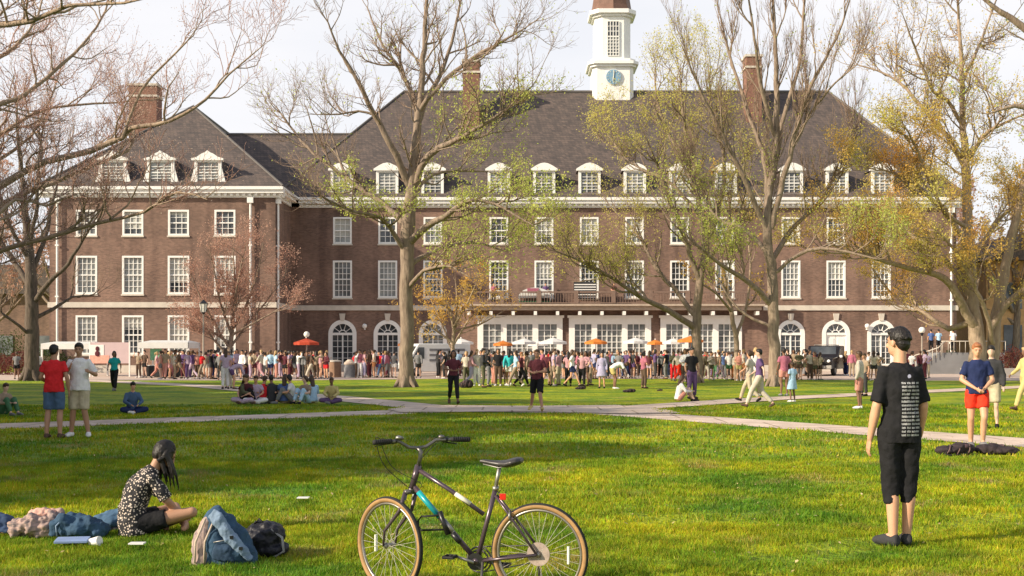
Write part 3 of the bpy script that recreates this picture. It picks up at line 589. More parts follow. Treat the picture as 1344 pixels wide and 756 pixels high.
# --- tall tree right of centre
d = 52; x0 = PX(1016, d); T = Tree(x0, d, np.random.default_rng(12), leafs=.055, lens=(2.9,1.6,.7), dens=(1.7,3.6,6.0), rad=(.042,.021,.013), up=.32, ang=(18,42), leafp=.05)
T.leaf_fn = lambda p: .9 if p[2] < 8.5 else (.35 if p[2] < 11 and p[0] < x0 else .02)
root_flare(T, x0, d, .27)
T.limb([PT(x,y,d) for x,y in ((1016,508),(1017,470),(1015,420),(1014,360),(1006,305),(1010,250),(1018,200),(1020,140),(1018,80),(1015,10),(1012,-50))], [.31,.27,.25,.235,.21,.17,.16,.13,.1,.07,.03], start=.4)
for pts, r, amp in [
    (((1012,300),(1035,210),(1048,160),(1065,110),(1098,50),(1115,0)), (.14,.12,.1,.08,.05,.03), -2.5),
    (((1010,260),(1000,200),(980,140),(960,80),(945,20)), (.13,.11,.09,.06,.03), 2.5),
    (((1008,310),(980,240),(945,170),(915,110),(895,60)), (.13,.11,.08,.05,.02), -3),
    (((1018,210),(1030,150),(1050,80),(1055,10),(1058,-50)), (.12,.1,.08,.05,.03), 2),
    (((1018,180),(1000,120),(990,50),(980,-20)), (.11,.09,.06,.03), -2),
    (((1012,400),(985,372),(950,350),(918,325),(880,290)), (.14,.12,.09,.06,.03), -3),
    (((1006,330),(975,300),(940,285),(905,230)), (.12,.1,.07,.03), 3),
    (((1014,340),(1040,300),(1075,265),(1100,215),(1120,150)), (.13,.11,.08,.05,.03), 3),
    (((1015,430),(990,420),(960,395),(940,360)), (.08,.07,.05,.03), 2),
    (((1014,360),(1060,328),(1110,330),(1150,340)), (.09,.08,.06,.03), -2),
    (((1045,182),(1070,140),(1095,110),(1125,85)), (.07,.06,.04,.02), -3)]:
    T.limb(L3(d, pts, amp), r, ram=1.15)
T.finish('tall_tree', 'tall bare tree with a fan of fine upright twigs before the right roof end', bark=BARK, leaf=LEAF_G)
# --- leafing tree between
d = 58; x0 = PX(915, d); T = Tree(x0, d, np.random.default_rng(13), lens=(3.2,1.6,.7), dens=(1.7,3.4,6.0), rad=(.055,.026,.016), leafp=.8, leafs=.05, up=.2)
T.leaf_fn = lambda p: .75 if p[0] < PX(975, 58) else .4
root_flare(T, x0, d, .24)
T.limb([PT(x,y,d) for x,y in ((915,503),(915,460),(914,420),(918,370),(926,320),(918,270),(905,215),(898,160),(892,100))], [.28,.25,.235,.21,.18,.15,.12,.08,.04], start=.4)
for pts, r, amp in [
    (((913,432),(885,412),(850,395),(815,372),(775,348),(730,330)), (.17,.15,.12,.09,.06,.03), -3),
    (((914,415),(890,385),(860,350),(838,310),(800,270)), (.15,.12,.1,.06,.03), 3),
    (((918,370),(898,310),(878,260),(862,215),(850,185)), (.15,.12,.1,.07,.03), -2),
    (((926,320),(945,270),(950,210),(935,150),(930,90)), (.14,.11,.09,.06,.03), 3),
    (((920,350),(945,320),(970,280),(985,220)), (.11,.09,.06,.03), -3),
    (((905,215),(880,180),(862,130),(860,90)), (.1,.08,.05,.03), 2),
    (((917,280),(880,240),(830,215),(800,180)), (.1,.08,.05,.03), 4),
    (((850,395),(835,375),(800,365),(760,370)), (.07,.06,.04,.02), 1)]:
    T.limb(L3(d, pts, amp), r, ram=1.15)
T.finish('budding_tree', 'spreading tree with yellow-green young leaves before the right glazed bay', bark=BARK, leaf=LEAF_Y)
d = 62; x0 = PX(968, d); T = Tree(x0, d, np.random.default_rng(14), lens=(2.2,1.1,.5), dens=(1.1,2.2,3.6), leafp=.5, leafs=.08)
T.limb([PT(x,y,d) for x,y in ((968,500),(967,450),(958,400),(948,350),(938,300),(930,250))], [.16,.14,.12,.1,.07,.03], start=.35)
T.limb(L3(d, ((967,440),(980,400),(985,350),(980,300)), 2), (.1,.08,.06,.03)); T.limb(L3(d, ((960,410),(940,385),(915,370)), -2), (.08,.06,.03))
T.finish('slender_tree', 'thin pale-barked tree just left of the tall bare tree', bark=BARK_L, leaf=LEAF_O)
# --- big old tree on the right
d = 56; x0 = PX(1288, d); T = Tree(x0, d, np.random.default_rng(15), lens=(3.4,1.7,.7), dens=(1.7,3.4,6.0), rad=(.055,.026,.016), leafp=1.0, leafs=.052)
T.leaf_fn = lambda p: .35 if p[2] > 15 else (1.7 if p[2] < 12.5 else .7)
root_flare(T, x0, d, .5)
T.limb([PT(x,y,d) for x,y in ((1284,506),(1284,470),(1280,430),(1276,390),(1272,330),(1268,270),(1268,222),(1263,158),(1262,90),(1258,30),(1255,-40))], [.48,.42,.36,.3,.26,.23,.2,.15,.11,.07,.03], start=.45)
T.limb([PT(x,y,d+.5) for x,y in ((1300,506),(1303,460),(1308,410),(1318,360),(1330,300),(1345,240),(1370,170),(1390,90))], [.36,.32,.28,.24,.2,.15,.1,.04], start=.3)
for pts, r, amp in [
    (((1280,430),(1262,400),(1240,365),(1205,355),(1165,345),(1129,333),(1075,332)), (.24,.21,.17,.13,.1,.07,.03), -3),
    (((1278,420),(1245,432),(1215,412),(1185,395),(1160,375)), (.16,.14,.1,.07,.03), 3),
    (((1272,330),(1250,290),(1222,260),(1190,235),(1150,220)), (.16,.13,.1,.07,.03), -3),
    (((1268,222),(1243,180),(1220,152),(1190,118),(1165,98),(1125,85)), (.15,.13,.1,.08,.05,.03), 2),
    (((1264,165),(1243,130),(1225,120),(1200,60),(1185,20)), (.1,.09,.07,.05,.02), -3),
    (((1268,215),(1290,180),(1310,165),(1344,150)), (.12,.1,.07,.04), -3),
    (((1300,430),(1330,390),(1365,370),(1400,350)), (.18,.15,.1,.05), -2),
    (((1272,350),(1295,310),(1320,280),(1360,260)), (.15,.12,.09,.04), 3),
    (((1262,110),(1285,60),(1300,20),(1320,-30)), (.09,.07,.05,.02), 3),
    (((1276,390),(1240,340),(1200,310),(1160,290),(1120,285)), (.14,.12,.09,.06,.03), 4),
    (((1270,300),(1235,270),(1205,200),(1190,170)), (.11,.09,.06,.03), -5),
    (((1303,450),(1290,400),(1255,330),(1225,300)), (.12,.1,.07,.03), -4)]:
    T.limb(L3(d, pts, amp), r, ram=1.15)
T.finish('old_tree', 'broad two-stemmed tree at the right, thick with yellow-orange new leaves', bark=BARK_L, leaf=LEAF_M)
# --- tree far left, the shade on its trunk put into dark bark colour
d = 62; x0 = PX(41, d); T = Tree(x0, d, np.random.default_rng(16), lens=(2.6,1.4,.65), dens=(1.6,3.0,4.8), rad=(.05,.026,.017), up=.25, ang=(25,50), leafp=0)
root_flare(T, x0, d, .4)
T.limb([PT(x,y,d) for x,y in ((41,503),(42,460),(42,410),(40,360),(36,310),(30,250),(24,180),(20,120))], [.42,.38,.35,.3,.22,.15,.09,.04], start=.35)
for pts, r, amp in [(((42,400),(65,370),(90,345),(115,305),(135,270)), (.16,.13,.1,.06,.03), -2), (((41,380),(20,345),(-5,310),(-30,270)), (.17,.13,.1,.05), 2), (((42,420),(70,405),(95,390),(120,388)), (.12,.1,.06,.03), 2),
    (((40,360),(60,310),(70,260),(85,210)), (.15,.12,.08,.04), 2), (((38,340),(15,300),(-5,240),(-15,190)), (.14,.1,.07,.03), -3), (((42,440),(15,420),(-15,400)), (.1,.07,.03), -2), (((38,330),(48,270),(52,200),(60,150)), (.12,.1,.06,.03), -2)]:
    T.limb(L3(d, pts, amp), r)
T.finish('shaded_trunk_tree', 'bare tree with shade-dark trunk at the far left edge behind the two men', bark=BARK_D, twig=TWIG)
# --- small trees
d = 75; x0 = PX(303, d); T = Tree(x0, d, np.random.default_rng(17), lens=(2.0,1.1,.55), dens=(2.4,4.2,6), rad=(.04,.022,.015), up=.1, leafp=.5, leafs=.06, ang=(30,60))
T.limb([PT(x,y,d) for x,y in ((303,493),(302,465),(304,440),(306,410),(308,370),(306,330))], [.22,.18,.15,.11,.07,.03], start=.35)
for pts in (((303,462),(285,430),(268,400),(250,360)), ((303,455),(325,425),(350,395),(375,360)), ((304,440),(290,400),(282,360),(275,325)), ((304,435),(325,395),(340,350),(345,320)), ((303,450),(270,430),(245,405)), ((304,440),(340,420),(385,395)), ((305,420),(312,370),(322,325)), ((302,470),(275,440),(258,428))):
    T.limb(L3(d, pts, T.rng.uniform(-2,2)), np.linspace(.1,.02,len(pts)), start=.15)
T.finish('small_bare_tree', 'small round reddish tree in front of the left wing', bark=BARK, twig=TWIG_P, leaf=LEAF_P)
d = 67; x0 = PX(594, d); T = Tree(x0, d, np.random.default_rng(18), lens=(1.6,1.0,.5), dens=(2.2,3.8,5.5), rad=(.035,.022,.014), leafp=.9, leafs=.06)
T.limb([PT(x,y,d) for x,y in ((594,497),(593,465),(596,430),(600,400),(598,370))], [.15,.13,.1,.06,.03], start=.4)
for pts in (((594,460),(580,425),(566,395)), ((594,455),(615,420),(640,395)), ((596,440),(590,400),(578,375)), ((596,430),(615,395),(625,372)), ((594,450),(570,432),(552,420)), ((596,435),(630,425),(655,412))):
    T.limb(L3(d, pts, T.rng.uniform(-1.5,1.5)), np.linspace(.08,.02,len(pts)), start=.15)
T.finish('ornamental_tree', 'small orange-budded tree just right of the big elm trunk', bark=BARK_L, leaf=LEAF_O, twig=TWIG)
# --- near tree standing left of the view, its limbs reach in
d = 27; xb = -18.5; T = Tree(xb, d, np.random.default_rng(19), lens=(1.9,1.05,.5), dens=(2.8,5.2,7.5), rad=(.028,.014,.0095), up=.12, leafp=.5, leafs=.017, wig=.2)
T.leaf_fn = lambda p: .9 if p[0] < -7 else .25
root_flare(T, xb, d, .5)
T.limb([(xb,d,0),(xb,d,2),(xb+.1,d,3.6),(xb+.3,d,5.5),(xb,d,8),(xb-.4,d,11)], [.6,.5,.48,.4,.28,.1], start=.5, ram=.4)
B0 = np.array((xb+.1,d,3.4)); B1 = np.array((xb+.3,d,4.8)); B2 = np.array((xb+.1,d,7.2))
for base, pts, r, dd, amp in [
    (B0, ((-60,352),(0,328),(60,314),(130,292),(190,278),(232,252),(272,262)), (.2,.13,.1,.085,.07,.05,.035,.015), 26, -3),
    (B1, ((-90,300),(0,245),(60,212),(120,198),(160,180),(172,168),(205,164),(240,150),(270,130),(300,98),(345,60)), (.22,.16,.14,.12,.11,.10,.09,.075,.06,.05,.035,.015), 26, -2),
    (B1, ((-80,330),(0,268),(70,240),(130,214),(170,196),(176,165),(170,140)), (.18,.13,.11,.09,.07,.06,.04,.015), 27, 2),
    (B2, ((-120,180),(0,135),(40,120),(80,85),(112,55),(138,15),(150,-30)), (.18,.12,.1,.08,.07,.05,.04,.015), 26, 2),
    (B2, ((-100,60),(-20,35),(40,28),(90,8),(162,4),(200,-5)), (.16,.12,.1,.08,.06,.04,.015), 22, -2),
    (B1, ((-100,230),(-20,190),(40,150),(95,138),(150,135),(200,130)), (.16,.12,.09,.07,.05,.04,.015), 28, 2),
    (B2, ((-100,120),(-20,85),(20,60),(50,20),(60,-30)), (.14,.1,.08,.06,.04,.015), 25, 1),
    (B1, ((-80,260),(-10,215),(40,180),(70,120),(85,70)), (.14,.1,.08,.06,.04,.015), 29, 1),
    (B1, ((160,182),(185,120),(215,85),(245,55)), (.05,.05,.04,.03,.012), 25, 0),
    (B0, ((-60,310),(20,262),(60,270),(100,255),(110,290)), (.1,.08,.06,.05,.035,.012), 24, 0)]:
    P = L3(dd, pts, amp)
    if pts[0][0] < 0: P = [base]+P
    T.limb(P, np.array(r[:len(P)])*.6, start=.25)
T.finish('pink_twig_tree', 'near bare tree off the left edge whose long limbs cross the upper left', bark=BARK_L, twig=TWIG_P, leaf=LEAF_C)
# --- near tree right of the view
d = 30; xb = 19; T = Tree(xb, d, np.random.default_rng(20), lens=(1.8,.9,.4), dens=(1.2,2.5,4), rad=(.03,.015,.009), leafp=.5, leafs=.045)
T.limb([(xb,d,0),(xb,d,3),(xb-.1,d,6),(xb,d,10)], [.5,.4,.32,.1], start=.6, ram=.3)
for base, pts, r, dd in [((xb,d,6.5), ((1460,90),(1400,75),(1344,36),(1310,12),(1280,-10)), (.2,.14,.12,.09,.06,.03), 28), ((xb,d,5), ((1450,200),(1390,160),(1344,140),(1322,142),(1295,150)), (.16,.12,.09,.07,.04,.015), 29), ((xb,d,7), ((1460,20),(1400,0),(1360,-20)), (.14,.1,.07,.03), 27)]:
    T.limb([np.array(base)]+L3(dd, pts, 0), r, start=.3)
T.finish('overhanging_tree', 'near tree off the right edge with a limb crossing the top right corner', bark=BARK, leaf=LEAF_G)
# --- background trees
for i, (px, dd, h, lab) in enumerate(((-20,95,14,'hazy bare tree beyond the far left corner of the hall'),(75,112,15,'bare background tree rising left of the wing roof'),(1330,100,14,'background tree behind the broad tree at the right edge'),(1262,112,15,'bare background tree right of the hall end wall'),(1160,118,16,'bare background tree behind the right end of the roof'))):
    x = PX(px, dd); T = Tree(x, dd, np.random.default_rng(40+i), lens=(4.5,2.4,1.1), dens=(.9,1.3,1.8), rad=(.07,.035,.025), up=.3, ang=(20,45), leafp=.5, leafs=.16)
    T.limb([(x,dd,0),(x+.3,dd,h*.35),(x,dd,h*.7),(x+.4,dd,h)], [.4,.3,.18,.04], start=.25)
    for k in range(7):
        a = k*.9+i; zz = h*(.22+.07*k); T.limb([(x,dd,zz),(x+2.2*math.cos(a),dd+2.2*math.sin(a),zz+h*.14),(x+4.6*math.cos(a),dd+4.4*math.sin(a),zz+h*.34)], [.18,.11,.04], start=.2)
    T.finish('background_tree', lab, twig=TWIG, leaf=LEAF_O if i in (2,) else LEAF_P)
# --- dense evergreens left of the view: they shade the lawn
def evergreen(x, y, h, r, seed, label, n=34000):
    e = empty('evergreen_tree', (x,y,0), label=label, cat='tree'); rg = np.random.default_rng(seed)
    M().loft([(0,0,-.1),(0,0,h*.5),(0,0,h*.95)], [.3,.2,.04], n=9).build('trunk', BARK_D, e, smooth=True)
    z = rg.uniform(.12, 1, n)**.9; a = rg.uniform(0, 6.283, n); prof = np.minimum(1, (z-.1)*6)*(1-z)**.42*1.12*(1+.18*np.sin(a*3+z*9)+.12*np.sin(a*7-z*23)); rr = r*prof*rg.uniform(.35, 1, n)**.5*1.15
    P = np.stack([rr*np.cos(a), rr*np.sin(a), z*h], 1); n1 = unit_rows(rg.normal(size=(n,3))); n2 = unit_rows(np.cross(n1, rg.normal(size=(n,3)))); s_ = .16
    V = np.stack([P-n1*s_, P+n2*s_*.6, P+n1*s_, P-n2*s_*.6], 1).reshape(-1,3)
    np_mesh('crown', V, np.arange(4*n).reshape(-1,4), mat('needle', (.03,.06,.02), .7, .3, 1.5, col2=(.07,.11,.035), trans=.2), e)
EV = [(-24,11.5,11.5,4.4),(-26.5,17,12,4.6),(-29,23,12.5,4.8),(-32,30,13,5),(-36,37,13,5),(-38,46,13,5),(-17,10.6,9.6,3.4),(-19.5,15.5,11,3.8),(-21.5,20.5,12,4),(-24,26,12.5,4.4),(-27,32.5,13,4.8),(-31.5,40,13,5)]
for i, (x, y, h, r) in enumerate(EV): evergreen(x, y, h, r, 60+i, ['evergreen behind the near end of the row outside the left edge','broad evergreen behind the second of the row outside the left edge','broad evergreen behind the third of the row outside the left edge','broad evergreen behind the fourth of the row outside the left edge','broad evergreen behind the fifth of the row outside the left edge','broad evergreen behind the far end of the row outside the left edge','lowest evergreen outside the left edge, nearest the camera','second evergreen of the row outside the left edge','third evergreen of the row outside the left edge','fourth evergreen of the row outside the left edge','fifth evergreen of the row outside the left edge','farthest evergreen of the row outside the left edge'][i])
# dark shrubs at the far left
def shrub(x, y, w_, h, seed, label, leafmat, n=2500, name='shrub', group=None):
    e = empty(name, (x,y,0), label=label, cat='shrub', group=group); rg = np.random.default_rng(seed)
    t = Tubes()
    for k in range(9): a = rg.uniform(0, 6.28); q = rg.uniform(.2,.8)*w_/2; t.add(np.array([(0,0,0),(q*.4*math.cos(a),q*.4*math.sin(a),h*.4),(q*math.cos(a),q*math.sin(a),h*.8)]), [.03,.02,.008], 4)
    t.build('stem', BARK_D, e)
    d_ = unit_rows(rg.normal(size=(n,3))); d_[:,2] = abs(d_[:,2]); P = d_*(rg.uniform(.3, 1, n)**.4)[:,None]*np.array((w_/2, w_/2, h))*(1+.15*np.sin(d_[:,:1]*9+seed)); n1 = unit_rows(rg.normal(size=(n,3))); n2 = unit_rows(np.cross(n1, rg.normal(size=(n,3)))); s_ = .07
    np_mesh('foliage', np.stack([P-n1*s_, P+n2*s_*.6, P+n1*s_, P-n2*s_*.6], 1).reshape(-1,3), np.arange(4*n).reshape(-1,4), leafmat, e)
SH = leafm('shrub_leaf', (.03,.055,.02), (.08,.11,.03)); SHR = leafm('red_shrub_leaf', (.10,.03,.03), (.2,.07,.05))
for i, (px, d_, w_, h, lab, lm) in enumerate(((8,88,6,3.2,'dark green shrub at the far left edge of the hall',SH),(62,84,4,2.2,'dark shrub beside the left corner of the wing',SH),(22,78,4,1.5,'low reddish shrub left of the dark trunk',SHR),(1248,82,3,1.6,'shrub at the right end of the brick hall behind the ramp',SH),(1330,78,4,1.8,'shrub behind the broad right-hand tree',SHR))):
    shrub(PX(px,d_), d_, w_, h, 80+i, lab, lm)
# ------------------------------------------------------------------ people
def skin(n, c): return mat('skin_'+n, c, .55, .08, 6, spec=.35)
SK = dict(light=skin('light', (.58,.32,.20)), tan=skin('tan', (.40,.22,.14)), brown=skin('brown', (.20,.105,.065)), pale=skin('pale', (.62,.41,.31)))
HR = {n: mat('hair_'+n, c, .55, .35, 25, stretch=(1,1,.2), spec=.4) for n, c in dict(black=(.014,.011,.010), brown=(.06,.032,.018), blond=(.42,.28,.13), ginger=(.30,.12,.05), grey=(.3,.29,.28)).items()}
CC_ = dict(black=(.016,.016,.018), charcoal=(.05,.05,.055), grey=(.22,.22,.23), white=(.72,.71,.70), cream=(.62,.54,.42), tan=(.38,.27,.16), brown=(.13,.075,.045), maroon=(.14,.02,.035), red=(.60,.025,.03),
    scarlet=(.75,.045,.02), pink=(.62,.28,.32), rose=(.48,.10,.18), coral=(.70,.25,.17), orange=(.75,.26,.04), yellow=(.66,.52,.12), olive=(.13,.13,.06), green=(.06,.22,.09), teal=(.02,.34,.34), turquoise=(.05,.50,.52),
    blue=(.06,.14,.42), navy=(.02,.03,.09), denim=(.07,.12,.21), purple=(.14,.06,.22), lavender=(.42,.38,.62), khaki=(.46,.40,.28), lilac=(.55,.38,.55))
for _k in CC_:
    if _k not in ('red','scarlet','teal','turquoise','white','black','navy','denim','khaki'): _l = sum(CC_[_k])/3; CC_[_k] = tuple((c*.72+_l*.28)*.85 for c in CC_[_k])
CC_['light blue'] = (.38,.56,.72); CC_['pale denim'] = (.26,.36,.48)
def cloth(n): return mat('cloth_'+n.replace(' ','_'), CC_[n], .85, .12, 14, bump=.25, spec=.15)
A = lambda *t: np.array(t, float)
def pose_base():
    return dict(P=A(0,0,.95),W=A(0,-.01,1.09),C=A(0,-.01,1.29),N=A(0,0,1.47),H=A(0,.025,1.635),F=A(0,1,0),
        sL=A(-.175,-.005,1.41),sR=A(.175,-.005,1.41),eL=A(-.235,-.03,1.13),eR=A(.235,-.03,1.13),wL=A(-.25,.05,.89),wR=A(.25,.05,.89),
        hL=A(-.09,0,.92),hR=A(.09,0,.92),kL=A(-.10,.03,.50),kR=A(.10,.03,.50),aL=A(-.11,-.02,.09),aR=A(.11,-.02,.09),fL=A(-.13,.15,.03),fR=A(.13,.15,.03))
def pose(name):
    p = pose_base(); u = p.update
    if name == 'arms front': u(eL=A(-.25,.0,1.14), eR=A(.25,.0,1.14), wL=A(-.07,.24,1.12), wR=A(.08,.25,1.10))
    elif name == 'phone': u(eR=A(.23,.05,1.15), wR=A(.10,.26,1.27), eL=A(-.25,-.02,1.13), wL=A(-.20,.14,.93), H=A(0,.05,1.62), F=A(0,.93,-.3))
    elif name == 'hand on hip': u(eR=A(.40,-.06,1.17), wR=A(.20,.06,1.02), aL=A(-.16,0,.09), fL=A(-.2,.16,.03))
    elif name == 'raised': u(eR=A(.33,.10,1.38), wR=A(.22,.18,1.62), eL=A(-.27,0,1.15), wL=A(-.14,.2,1.1))
    elif name == 'walk': u(kL=A(-.09,.22,.52), aL=A(-.10,.36,.11), fL=A(-.11,.52,.10), kR=A(.09,-.04,.50), aR=A(.09,-.38,.16), fR=A(.10,-.27,.03), eR=A(.24,.08,1.14), wR=A(.22,.28,1.0), eL=A(-.24,-.16,1.15), wL=A(-.24,-.17,.90))
    elif name == 'stride': u(kR=A(.09,.22,.52), aR=A(.10,.36,.11), fR=A(.11,.52,.10), kL=A(-.09,-.04,.50), aL=A(-.09,-.38,.16), fL=A(-.10,-.27,.03), eL=A(-.24,.08,1.14), wL=A(-.22,.28,1.0), eR=A(.24,-.16,1.15), wR=A(.24,-.17,.90))
    elif name == 'bend': u(P=A(0,-.12,.93), W=A(0,.0,1.05), C=A(0,.20,1.12), N=A(0,.40,1.13), H=A(0,.55,1.12), F=A(0,.6,-.8), sL=A(-.17,.32,1.10), sR=A(.17,.32,1.10), eL=A(-.2,.42,.83), eR=A(.2,.42,.83), wL=A(-.15,.50,.6), wR=A(.15,.50,.6), hL=A(-.09,-.12,.90), hR=A(.09,-.12,.90))
    elif name in ('sit', 'sit knees', 'sit lean'):
        u(P=A(0,0,.12), W=A(0,.02,.26), C=A(0,.07,.46), N=A(0,.12,.64), H=A(0,.17,.80), F=A(0,.95,-.25), sL=A(-.175,.10,.58), sR=A(.175,.10,.58), eL=A(-.24,.20,.36), eR=A(.24,.20,.36), wL=A(-.10,.40,.27), wR=A(.10,.40,.27), hL=A(-.09,.03,.12), hR=A(.09,.03,.12))
        if name == 'sit': u(kL=A(-.33,.34,.14), kR=A(.33,.34,.14), aL=A(.04,.42,.07), aR=A(-.05,.30,.08), fL=A(.17,.40,.06), fR=A(-.18,.30,.06))
        elif name == 'sit knees': u(kL=A(-.12,.36,.46), kR=A(.12,.36,.46), aL=A(-.12,.54,.08), aR=A(.12,.54,.08), fL=A(-.13,.70,.03), fR=A(.13,.70,.03), wL=A(-.06,.50,.36), wR=A(.06,.50,.36))
        else: u(C=A(0,-.08,.44), N=A(0,-.13,.62), H=A(0,-.12,.79), sL=A(-.175,-.12,.57), sR=A(.175,-.12,.57), eL=A(-.25,-.26,.34), eR=A(.25,-.26,.34), wL=A(-.27,-.38,.06), wR=A(.27,-.38,.06), kL=A(-.12,.40,.22), kR=A(.12,.40,.22), aL=A(-.1,.80,.07), aR=A(.1,.80,.07), fL=A(-.13,.90,.16), fR=A(.13,.90,.16))
    elif name == 'crouch': u(P=A(0,-.1,.36), W=A(0,-.02,.48), C=A(0,.10,.66), N=A(0,.2,.82), H=A(0,.28,.96), F=A(0,.8,-.5), sL=A(-.17,.16,.77), sR=A(.17,.16,.77), eL=A(-.22,.34,.58), eR=A(.22,.34,.58), wL=A(-.1,.5,.42), wR=A(.1,.5,.42), hL=A(-.09,-.08,.36), hR=A(.09,-.08,.36), kL=A(-.16,.30,.46), kR=A(.16,.30,.46), aL=A(-.13,.05,.09), aR=A(.13,.05,.09), fL=A(-.15,.22,.03), fR=A(.15,.22,.03))
    return p
def head_basis(p):
    up = unit(p['H']-p['N']); f = unit(p['F']); f = unit(f-up*np.dot(f, up)*.55); up = unit(up-f*np.dot(up, f)); r = np.cross(f, up); return np.stack([r, f, up], 1)
def side_of(p): return unit(p['sR']-p['sL'])
def spine_loft(m, p, w0, rings, extra_low=None, n=16):
    sd = side_of(p); pts = [p['P']+(p['W']-p['P'])*w0, p['W'], p['C'], p['N']+(p['C']-p['N'])*.36, p['N']+(p['C']-p['N'])*.14, p['N']-(p['C']-p['N'])*.04]
    if extra_low is not None: pts = [extra_low]+pts
    m.loft(pts, rings, sd, n)
def hand(m, w, d, pn, side, curl=.35, s=1.0):
    """palm, four bent fingers and a thumb; d runs to the fingertips, pn faces out of the palm"""
    d = unit(d); pn = unit(pn-d*np.dot(pn, d)); q = np.cross(d, pn)*side
    m.loft([w, w+d*.045*s, w+d*.09*s], [(.022*s,.017*s), (.040*s,.015*s), (.041*s,.013*s)], q, 10)
    for k, (o, l) in enumerate(((.030,.92),(.0105,1.0),(-.0095,.95),(-.029,.76))):
        a = w+d*.085*s+q*o*s; b = a+unit(d+pn*curl*.5)*.040*l*s; c = b+unit(d+pn*curl*1.5)*.028*l*s; e = c+unit(d+pn*curl*2.4)*.020*l*s
        m.loft([a-d*.02*s, a, b, c, e], [.0088*s,.0088*s,.0082*s,.0076*s,.0060*s], None, 8)
    a = w+d*.02*s+q*.022*s; b = a+unit(d*.65+q*.75+pn*.3)*.045*s; c = b+unit(d*.9+q*.25+pn*.4)*.032*s
    m.loft([a-q*.012*s, a, b, c], [.012*s,.0125*s,.0105*s,.008*s], None, 8)
